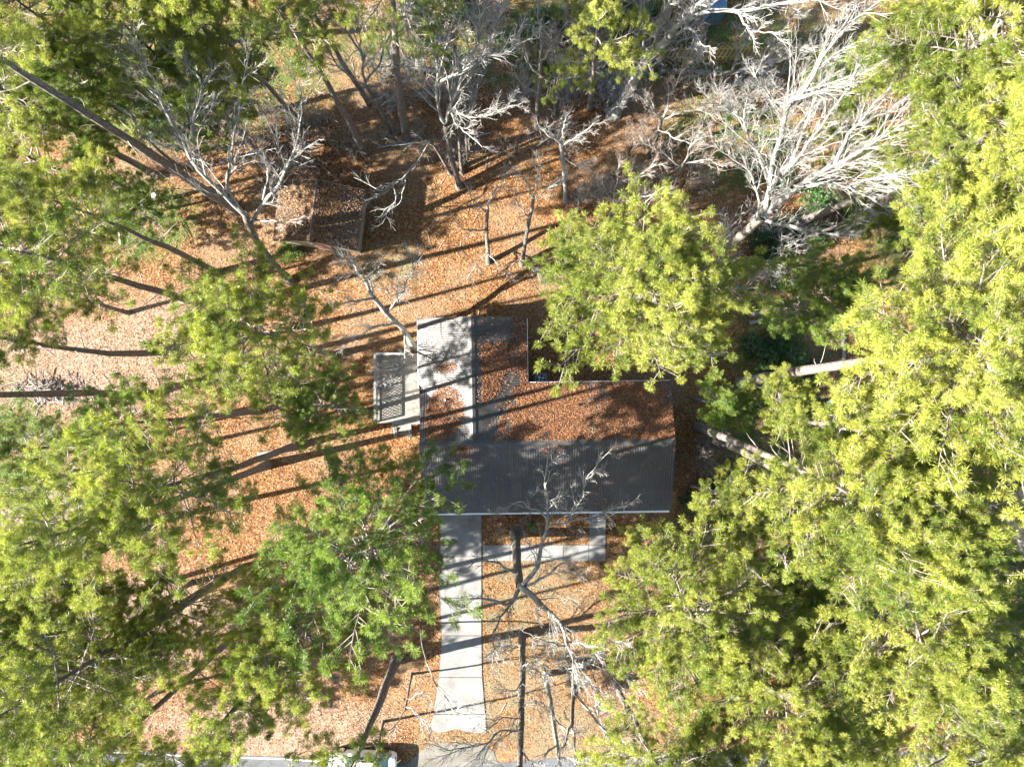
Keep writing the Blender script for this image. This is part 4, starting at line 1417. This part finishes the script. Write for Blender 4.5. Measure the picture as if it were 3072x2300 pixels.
bare_tree('bare_tree', 'leafless sapling with twigs over the leaves left of the driveway mouth',
          [(1235, 2020, 0, .07), (1225, 2080, 2.2, .06), (1215, 2130, 4, .05)],
          [[(1215, 2130, 4, .035), (1180, 2180, 5.4), (1130, 2210, 6.4)], [(1216, 2120, 3.7, .035), (1260, 2150, 5), (1300, 2200, 6.2)], [(1222, 2095, 2.8, .03), (1270, 2080, 3.8), (1310, 2110, 4.6)]], dens=.8, l1=.5)
bare_tree('bare_tree', 'vine like leafless sapling arching over the driveway',
          [(1262, 1870, 0, .06), (1266, 1930, 2.0, .055), (1282, 1990, 3.6, .05)],
          [[(1282, 1990, 3.6, .045), (1315, 2065, 5.2), (1360, 2130, 6.6), (1420, 2165, 7.6), (1500, 2210, 8.6)], [(1360, 2130, 6.6, .03), (1400, 2120, 7.4), (1430, 2150, 8)]], dens=.5, l1=.3)
bare_tree('bare_tree', 'leafless tree with pale twigs among the pines on the left edge',
          [(330, 1330, 0, .10), (240, 1350, 3.2, .09), (170, 1365, 5.5, .07)],
          [[(170, 1365, 5.5, .05), (120, 1385, 7), (60, 1380, 8.5)], [(172, 1365, 5.5, .05), (130, 1330, 7), (80, 1290, 8.4)], [(190, 1362, 4.9, .04), (150, 1400, 6.4), (110, 1430, 7.6)]], dens=.8)
bare_tree('bare_tree', 'leafless tree with dark trunk behind the shed, left of the thick dark pine trunk',
          [(1223, 405, 0, .14), (1212, 330, 2.8, .12), (1203, 255, 5.4, .1)],
          [[(1203, 257, 5.4, .06), (1180, 190, 7.6), (1150, 130, 9.6)], [(1204, 262, 5.3, .06), (1235, 200, 7.4), (1260, 140, 9.4)], [(1206, 290, 4.2, .05), (1150, 290, 5.4), (1100, 310, 6.2)]], dens=.9, tw='brown_twig')
bare_tree('bare_tree', 'leafless tree by the fence with thin white upright branches',
          [(1665, 345, 0, .12), (1675, 270, 2.6, .1), (1680, 220, 4.6, .08)],
          [[(1680, 222, 4.6, .06), (1710, 150, 7.5), (1760, 60, 11)], [(1680, 222, 4.6, .05), (1660, 150, 7.5), (1650, 90, 10)], [(1678, 240, 4, .05), (1740, 230, 5), (1790, 190, 6.6)]], dens=.9)
bare_tree('bare_tree', 'leafless tree right of the fence with fine tan twigs',
          [(1945, 470, 0, .13), (1970, 410, 2.6, .11), (1985, 360, 4.6, .09)],
          [[(1985, 362, 4.6, .06), (2010, 290, 7), (2040, 220, 9)], [(1985, 362, 4.6, .06), (1940, 310, 6.4), (1890, 270, 7.6)], [(1986, 358, 4.7, .06), (2070, 330, 6.6), (2140, 340, 8)], [(1975, 390, 3.6, .05), (2040, 420, 4.8), (2110, 440, 6)]], dens=1.3, tw='brown_twig')
bare_tree('bare_tree', 'leafless tree with reddish twigs below the fence',
          [(2000, 610, 0, .12), (2025, 550, 2.6, .1), (2045, 500, 4.6, .08)],
          [[(2045, 502, 4.6, .06), (2080, 430, 7), (2110, 370, 9)], [(2045, 502, 4.6, .06), (1990, 460, 6), (1930, 430, 7)], [(2046, 498, 4.7, .06), (2110, 480, 6.4), (2170, 500, 7.6)], [(2030, 535, 3.2, .05), (1960, 530, 4.4), (1900, 500, 5.6)]], dens=1.3, tw='brown_twig')


# ------------------------------------------------------------------ bare undergrowth (shared meshes)
def shrub_mesh(h, stems, spread):
    mb = MB()
    P = np.empty((stems, 6, 3))
    a = rng.uniform(0, 6.28, stems)
    P[:, 0] = np.stack([rng.normal(0, .18, stems), rng.normal(0, .18, stems), np.full(stems, -.05)], -1)
    d = np.stack([np.cos(a) * spread, np.sin(a) * spread, np.ones(stems)], -1) * rng.uniform(.7, 1.2, (stems, 1)) * h / 5
    for j in range(1, 6):
        d = d + rng.normal(0, .09 * h / 3, d.shape)
        P[:, j] = P[:, j - 1] + d
    mb.tubes(P, taper(np.ones(stems), np.full(stems, .019), .007, 6), 4)
    L = np.linalg.norm(P[:, -1] - P[:, 0], axis=1)
    B, LB = branch_out(P, L, 7, .2, 1, .40, 45, 4, .3, .2)
    mb.tubes(B, taper(LB, np.full(len(LB), .013), .007, 4), 3)
    C, LC = branch_out(B, LB, 4, .2, 1, .5, 45, 3, .25, .2)
    mb.tubes(C, taper(LC, np.full(len(LC), .009), .006, 3), 3)
    return mb


SHR = {}
for key, mt in (('grey', 'twig'), ('brown', 'brown_twig')):
    SHR[key] = [shrub_mesh(2.4, 9, .35).build('stems', [M[mt]], data_only=True), shrub_mesh(3.2, 7, .28).build('stems', [M[mt]], data_only=True), shrub_mesh(1.6, 12, .6).build('stems', [M[mt]], data_only=True)]


USED = set()
SIZES = (('small', 0.0, .33), ('middling', .36, .63), ('large', .67, 1.0))


def own_label(px, py, label, lo, hi):
    """a size and a wording no other shrub has, or None"""
    k0 = int(rng.integers(3))
    for k in range(3):
        nm, a, b = SIZES[(k0 + k) % 3]
        t = f'{nm} {label} {where(px, py)}'
        if t not in USED:
            USED.add(t)
            return t, lo + (hi - lo) * rng.uniform(a, b)
    return None


def shrubs(kind, label, group, pts, smin=.7, smax=1.25):
    for (px, py) in pts:
        q = own_label(px, py, label, smin, smax)
        if q is None:
            continue
        s = q[1]
        o = link('bare_shrub', SHR[kind][rng.integers(3)])
        o.location = W(px, py)
        o.rotation_euler = (rng.normal(0, .08), rng.normal(0, .08), rng.uniform(0, 6.28))
        o.scale = (s, s, s * rng.uniform(.85, 1.2))
        tag(o, q[0], 'shrub', group)


LAND = [('the shed', 985, 671), ('the wooden fence', 1720, 180), ('the thick dark pine trunk', 1219, 413), ('the white slope tree', 1377, 560), ('the mossy lone tree', 1697, 602),
        ('the thick pale leaning tree', 1840, 342), ('the largest white tree', 2112, 812), ('the big bright pine', 1905, 895), ('the forked leafless tree', 872, 845), ('the sparse fence pine', 1771, 324),
        ('the right gable end', 2030, 1330), ('the thick pale pine trunk', 2222, 1148), ('the lower right pine stand', 2400, 1790), ('the blue shed', 2131, 30), ('the level leaning tree', 2070, 216),
        ('the slanting pine trunks', 600, 560), ('the walkway', 1620, 1655), ('the top left pines', 420, 200), ('the fallen mossy branch', 1220, 430), ('the thin slope trees', 1515, 700)]


def where(px, py):
    d, n, x, y = min((math.hypot(px - x, py - y), n, x, y) for n, x, y in LAND)
    a = math.degrees(math.atan2(y - py, px - x)) % 360
    w = ['right of', 'above right of', 'above', 'above left of', 'left of', 'below left of', 'below', 'below right of'][int(((a + 22.5) % 360) // 45)]
    near = 'close ' if d < 70 else ('a little ' if d < 130 else ('' if d < 220 else 'well '))
    return near + w + ' ' + n


def scatter_px(n, x0, x1, y0, y1):
    return [(rng.uniform(x0, x1), rng.uniform(y0, y1)) for _ in range(n)]


shrubs('grey', 'leafless grey shrub', 'grey shrubs along the fence', scatter_px(30, 1120, 2350, 205, 330))
shrubs('brown', 'leafless brown shrub', 'brown undergrowth behind the shed', scatter_px(26, 960, 1700, 300, 470), .5, 1.0)
shrubs('brown', 'leafless reddish shrub', 'reddish thicket above the pine', scatter_px(26, 1700, 2130, 400, 640), .6, 1.1)
shrubs('grey', 'leafless pale shrub', 'pale shrubs under the white tree', scatter_px(10, 2120, 2420, 520, 860), .6, 1.1)
shrubs('brown', 'leafless shrub', 'shrubs among the slanting trunks', scatter_px(24, 420, 960, 260, 520), .6, 1.1)
shrubs('brown', 'leafless shaded shrub', 'shrubs beside the gable end', scatter_px(9, 2040, 2150, 1290, 1420), .6, 1.0)
shrubs('grey', 'leafless twiggy shrub', 'shrubs near the walkway', [(1690, 1600), (1500, 1590), (1560, 1570), (1730, 1590)], .35, .55)
shrubs('brown', 'leafless tan shrub', 'upper left woodland shrubs', scatter_px(14, 560, 1000, 330, 420), .5, 1.0)


shrubs('brown', 'leafless fine twigged shrub', 'fine twigged shrubs at the top edge', scatter_px(26, 1080, 2050, 20, 190), .8, 1.4)


def bush_mesh(n, r, h, size, mt, stemmat):
    mb = MB()
    m = n // 14
    P = np.empty((m, 4, 3))
    a = rng.uniform(0, 6.28, m)
    el = rng.uniform(.2, 1.5, m)
    tip = np.stack([np.cos(a) * np.cos(el) * r, np.sin(a) * np.cos(el) * r, np.sin(el) * h + .1], -1) * rng.uniform(.55, 1.1, (m, 1))
    for j in range(4):
        f = j / 3
        P[:, j] = tip * f + rng.normal(0, .05, (m, 3)) * f
    mb.tubes(P, np.linspace(.014, .006, 4)[None].repeat(m, 0), 3, 0)
    idx = rng.integers(0, m, n)
    t = rng.uniform(.45, 1.05, n)[:, None]
    C = P[idx, 2] * (1 - t) + P[idx, 3] * t + rng.normal(0, .07, (n, 3))
    C[:, 2] = np.maximum(C[:, 2], .03)
    V, F = leaf_quads(C, size, .9)
    mb.add(V, F, 1)
    return mb.build('foliage', [stemmat, mt], data_only=True)


BUSH = {k: [bush_mesh(1500, 1.0, 1.3, .12, M[m], M['brown_twig']) for _ in range(3)] for k, m in (('dark', 'shrub_leaf'), ('bright', 'bright_leaf'))}


def bushes(kind, label, group, pts, s0=.8, s1=1.2):
    for (px, py) in pts:
        q = own_label(px, py, label, s0, s1)
        if q is None:
            continue
        s = q[1]
        o = link('evergreen_shrub', BUSH[kind][rng.integers(3)])
        o.location = W(px, py)
        o.scale = (s, s, s * rng.uniform(.7, 1.1))
        o.rotation_euler = (0, 0, rng.uniform(0, 6.28))
        tag(o, q[0], 'shrub', group)


bushes('dark', 'glossy green shrub', 'broadleaf shrubs by the pale trunk', [(2255, 1035), (2290, 1070), (2330, 1020), (2310, 1100), (2370, 1080), (2280, 1190), (2360, 1190), (2420, 1110)], .8, 1.3)
bushes('dark', 'glossy green shrub', 'broadleaf shrubs at the gable corner', [(2120, 1480), (2160, 1440), (2130, 1530), (2190, 1500), (2075, 1500)], .8, 1.2)
bushes('bright', 'light green shrub', 'green shrubs at the shed corner', [(868, 735), (890, 755), (860, 765)], .5, .8)
bushes('bright', 'bright green shrub', None, [(1592, 1578)], .4, .42)
bushes('dark', 'dark green shaded shrub', 'shaded shrubs at upper left', scatter_px(16, 300, 760, 150, 420), .7, 1.3)
bushes('dark', 'dark green shaded shrub', 'shaded shrubs along the right edge', scatter_px(16, 2350, 2640, 1480, 2000) + scatter_px(14, 2250, 2560, 440, 800), .8, 1.4)
bushes('dark', 'dark evergreen shrub', 'evergreen shrubs beyond the fence', scatter_px(12, 1250, 2000, -20, 130), .9, 1.5)
bushes('bright', 'patch of ivy', 'ivy at the pine trunk', [(500, 1045), (470, 1030), (440, 1035)], .3, .45)

# ------------------------------------------------------------------ fallen logs, brush heap, small things
def log(label, a, b, r, mt='pale_log', z=None, group=None, snag=True):
    A, B = W(*a), W(*b)
    A[2] = B[2] = r * .9
    if z:
        A[2], B[2] = z
    t = thing('fallen_log', label, 'log', (A + B) / 2 * np.array([1, 1, 0]), 0, group)
    P, R = interp_poly(np.array([A, A * .67 + B * .33, A * .33 + B * .67, B]), np.array([r, r * .97, r * .9, r * .8]), 10)
    P = wiggle(P, r * .12)
    mb = MB()
    mb.tubes(P, R * rng.uniform(.93, 1.06, 10), 10)
    mb.build('log_body', M[mt], t, (A + B) / 2 * np.array([1, 1, 0]), True)
    mb = MB()
    for k, (c, rr) in enumerate(((P[0], R[0]), (P[-1], R[-1]))):
        d = (P[1] - P[0]) if k == 0 else (P[-2] - P[-1])
        d /= np.linalg.norm(d)
        mb.tubes(np.array([c + d * .01, c - d * .005]), np.array([rr * .97, rr * .9]), 10, cap=True)
    mb.build('cut_end', M['tan_wood'], t, (A + B) / 2 * np.array([1, 1, 0]))
    return t


log('pale grey log lying right of the house just above its corner', (2098, 1073), (2178, 1056), .15)
log('short pale log half hidden near the right edge of the big bright pine', (2248, 970), (2288, 960), .13)
log('long pale log lying upright in the photo among the right-hand pines', (2526, 968), (2530, 1108), .13)
log('short log ending behind the thick pale pine trunk', (2520, 1155), (2516, 1195), .13)
log('mossy grey branch fallen on the slope behind the shed', (1140, 440), (1300, 420), .08, 'grey_bark')
log('broken branch lying on the leaves between shed and white slope tree', (1400, 418), (1470, 400), .07)
log('pale weathered log in the shade left of the forked tree', (352, 615), (368, 735), .15)
log('broken grey log end under the bright pine left of the deck', (775, 1362), (830, 1352), .14)
log('thin fallen stick on the leaves at the upper left', (720, 330), (770, 315), .05)
log('crossed fallen stick beside the slanting pine trunks', (450, 360), (520, 300), .05)

# white panel lying among pines
c = W(2505, 1245, .5)
t = thing('white_board', 'white weathered board lying under the pines right of the thick pale trunk', 'board', (c[0], c[1], 0), math.radians(8))
mb = MB()
mb.box((0, 0, .30), (.62, 2.0, .05))
mb.build('panel', M['white'], t)
mb = MB()
mb.box((0, .7, .14), (.5, .1, .27))
mb.box((0, -.7, .14), (.5, .1, .27))
mb.build('batten', M['tan_wood'], t)

# bucket in the shade at the left
c = W(468, 590)
t = thing('bucket', 'small white bucket standing in the shade at the left', 'bucket', c)
mb = MB()
mb.tubes([[[0, 0, 0], [0, 0, .02], [0, 0, .36], [0, 0, .38], [0, 0, .36], [0, 0, .05]]], [[.10, .125, .15, .158, .142, .115]], 16, cap=True)
mb.build('pail', M['white'], t, smooth=False)
mb = MB()
mb.tubes([[[.15 * math.cos(a), .155 * math.sin(a), .36 - .05 * math.cos(a) ** 2] for a in np.linspace(-.2, math.pi + .2, 14)]], [[.005] * 14], 5)
mb.build('handle', M['chrome'], t)

# sticks shed by the trees, lying everywhere on the leaves
n = 1500
P_ = np.empty((n, 4, 3))
P_[:, 0] = np.stack([rng.uniform(-36, 36, n), rng.uniform(-24.5, 27, n), rng.uniform(.03, .06, n)], -1)
a = rng.uniform(0, 6.28, n)
L_ = rng.uniform(.25, 1.3, n) * rng.uniform(.6, 1.6, n)
for j in range(1, 4):
    a = a + rng.normal(0, .3, n)
    P_[:, j] = P_[:, j - 1] + np.stack([np.cos(a) * L_ / 3, np.sin(a) * L_ / 3, rng.normal(0, .01, n)], -1)
x_, y_ = P_[:, 1, 0], P_[:, 1, 1]
k_ = ~(((x_ > -9.3) & (x_ < 10.4) & (y_ > -8.6) & (y_ < 4.3)) | ((x_ > -5.2) & (x_ < -1.9) & (y_ < -8) & (rng.random(n) > .15)))
mb = MB()
mb.tubes(P_[k_], taper(L_[k_], .008 + .012 * L_[k_], .005, 4), 3)
o = mb.build('fallen_sticks', M['brown_twig'])
o['kind'] = 'stuff'
tag(o, 'thin broken sticks scattered over the leaf covered yard', 'sticks')

# heap of cut brush at the left edge
c = W(150, 1172)
t = thing('brush_heap', 'dark heap of cut branches on the leaves near the left edge', 'brush pile', c)
n = 150
a = rng.uniform(0, 6.28, n)
cx_, cy_ = rng.normal(0, 1.3, n), rng.normal(0, .45, n)
zz_ = np.maximum(.06, .75 * np.exp(-(cx_ / 1.7) ** 2 - (cy_ / .7) ** 2) * rng.uniform(.2, 1, n))
L_ = rng.uniform(.5, 1.7, n)
D_ = np.stack([np.cos(a), np.sin(a), rng.normal(0, .2, n)], -1)
P_ = np.stack([np.stack([cx_, cy_, zz_], -1) + D_ * ((j / 3 - .5) * L_)[:, None] + rng.normal(0, .05, (n, 3)) for j in range(4)], 1)
P_[..., 2] = np.maximum(P_[..., 2], .02)
mb = MB()
mb.tubes(P_[:75], taper(np.ones(75), rng.uniform(.015, .05, 75), .008, 4), 5)
o = mb.build('pale_sticks', M['twig'], t)
o['kind'] = 'stuff'
mb = MB()
mb.tubes(P_[75:], taper(np.ones(75), rng.uniform(.02, .06, 75), .01, 4), 5)
o = mb.build('dark_sticks', M['brown_twig'], t)
o['kind'] = 'stuff'

# shadow-box fence along the top
F0, F1 = W(1600, 185), W(2330, 178)
FL = (F0 + F1) / 2
fence = thing('wooden_fence', 'yellowish wooden picket fence along the far end of the yard', 'fence', FL)
L_ = np.linalg.norm(F1 - F0)
fx = (F1 - F0) / L_
fa = math.atan2(fx[1], fx[0])
q = .1
while q < L_:
    p = F0 + fx * q - FL
    hh = 1.85 + random.uniform(-.03, .03)
    mb = MB()
    mb.box((p[0], p[1] - .045, hh / 2), (.15, .022, hh), fa + random.uniform(-.03, .03), R=None)
    mb.build('picket', M['fence'], fence)
    q += .29
for z in (.4, 1.5):
    mb = MB()
    mb.box((0, 0, z), (L_, .045, .09), fa)
    mb.build('fence_rail', M['fence'], fence)
q = 0
while q < L_:
    p = F0 + fx * q - FL
    mb = MB()
    mb.box((p[0], p[1] + .075, .97), (.1, .1, 1.94), fa)
    mb.build('post', M['tan_wood'], fence)
    q += 2.42

# blue outbuilding roof on the top edge
c = W(2131, 8)
t = thing('blue_shed', 'narrow outbuilding with ribbed dark blue metal roof at the top edge', 'shed', c)
mb = MB()
mb.box((0, 0, .9), (1.0, 3.2, 1.8))
mb.build('wall', M['blue'], t)
rf = MB()
rf.box((0, 0, 1.84), (1.1, 3.3, .05))
rf = rf.build('roof', M['blue'], t)
for k in range(4):
    mb = MB()
    mb.box((-.405 + .27 * k, 0, 1.872), (.25, 3.32, .012))
    mb.box((-.50 + .27 * k, 0, 1.89), (.05, 3.32, .03))
    mb.build('roof_panel', M['blue'], rf)

# neighbour's roof at the right edge
c = W(3220, 1560)
t = thing('neighbour_house', 'dark shingled house cut off by the right edge', 'house', c, math.radians(-3))
mb = MB()
mb.box((0, 0, 1.25), (9, 5.0, 2.5))
mb.build('wall', M['brick'], t)
mb = MB()
e = (4.9, 2.9)
V = [[-e[0], -e[1], 2.5], [e[0], -e[1], 2.5], [e[0], e[1], 2.5], [-e[0], e[1], 2.5], [-e[0], 0, 3.9], [e[0], 0, 3.9]]
V2 = [[a, b, z - .12] for a, b, z in V]
mb.add(V + V2, [[0, 1, 5, 4], [2, 3, 4, 5], [7, 6, 10, 11], [9, 8, 11, 10], [0, 6, 7, 1], [2, 8, 9, 3], [3, 9, 10, 4], [0, 4, 10, 6], [1, 7, 11, 5], [2, 5, 11, 8]])
mb.build('roof', M['dark_shingle'], t)

# parked white car at the bottom edge
CL = W(1092, 2281)
car = thing('parked_car', 'white car parked on the road at the bottom edge', 'car', CL, math.radians(-1.5))


def loft(secs, m=0):
    """secs: list of rings (k,3)"""
    k = len(secs[0])
    V = np.concatenate(secs)
    F = []
    for i in range(len(secs) - 1):
        for j in range(k):
            F.append([i * k + j, i * k + (j + 1) % k, (i + 1) * k + (j + 1) % k, (i + 1) * k + j])
    return V, F


def ring_at(x, hw, z0, z1, rd=.16):
    p = [(-hw + .02, z0), (-hw, z0 + .18), (-hw, z1 - rd), (-hw + rd * .35, z1 - rd * .35), (-hw + rd, z1), (0, z1 + .03), (hw - rd, z1), (hw - rd * .35, z1 - rd * .35), (hw, z1 - rd), (hw, z0 + .18), (hw - .02, z0)]
    return np.array([[x, y, z] for y, z in p])


secs = [ring_at(x, w, z0, z1) for x, w, z0, z1 in ((-2.33, .62, .40, .62), (-2.28, .78, .28, .74), (-2.0, .88, .22, .84), (-1.1, .91, .22, .98), (-.9, .91, .22, 1.0), (1.6, .91, .22, 1.02), (2.05, .88, .24, 1.0), (2.25, .80, .30, .92), (2.32, .68, .42, .78))]
mb = MB()
V, F = loft(secs)
mb.add(V, F)
k = len(secs[0])
mb.f.append((np.array([list(range(k))]), 0))
mb.f.append((np.array([[8 * k + j for j in range(k)][::-1]]), 0))
mb.build('body', M['car'], car, smooth=False)
gh = [(-1.05, .80, .99), (-.35, .70, 1.40), (.2, .68, 1.46), (1.0, .66, 1.42), (1.85, .76, 1.02)]
for i, (nm, m_) in enumerate((('windscreen', 'car_glass'), ('cabin_roof', 'car'), ('cabin_roof', 'car'), ('rear_window', 'car_glass'))):
    a, b = gh[i], gh[i + 1]
    mb = MB()
    mb.add([[a[0], -a[1], a[2]], [b[0], -b[1], b[2]], [b[0], 0, b[2] + .03], [a[0], 0, a[2] + .03], [b[0], b[1], b[2]], [a[0], a[1], a[2]]], [[0, 1, 2, 3], [3, 2, 4, 5]])
    mb.build(nm, M[m_], car)
for s_ in (-1, 1):
    mb = MB()
    V = [[x, s_ * w, z] for x, w, z in gh]
    V += [[x, s_ * .80, 1.0] for x, w, z in gh]
    mb.add(V, [[i, i + 1, i + 6, i + 5] for i in range(4)])
    mb.build('side_window', M['car_glass'], car)
    mb = MB()
    mb.box((-.75, s_ * .98, 1.02), (.16, .18, .12))
    mb.build('wing_mirror', M['car'], car)
    mb = MB()
    mb.box((-2.17, s_ * .62, .70), (.22, .30, .12))
    mb.build('headlight', M['chrome'], car)
    mb = MB()
    mb.box((2.24, s_ * .62, .80), (.14, .30, .12))
    mb.build('tail_light', M['red_lens'], car)
    for x in (-1.45, 1.4):
        mb = MB()
        P = np.array([[x, s_ * .93, .32], [x, s_ * .74, .32]])
        mb.tubes(P, np.array([.32, .32]), 18, cap=True)
        mb.f.append((np.array([list(range(18))[::-1]]), 0))
        w_ = mb.build('wheel', M['tyre'], car)
        mb = MB()
        mb.tubes(np.array([[x, s_ * .935, .32], [x, s_ * .94, .32]]), np.array([.20, .17]), 14, cap=True)
        mb.build('rim', M['chrome'], w_)

bpy.context.view_layer.update()
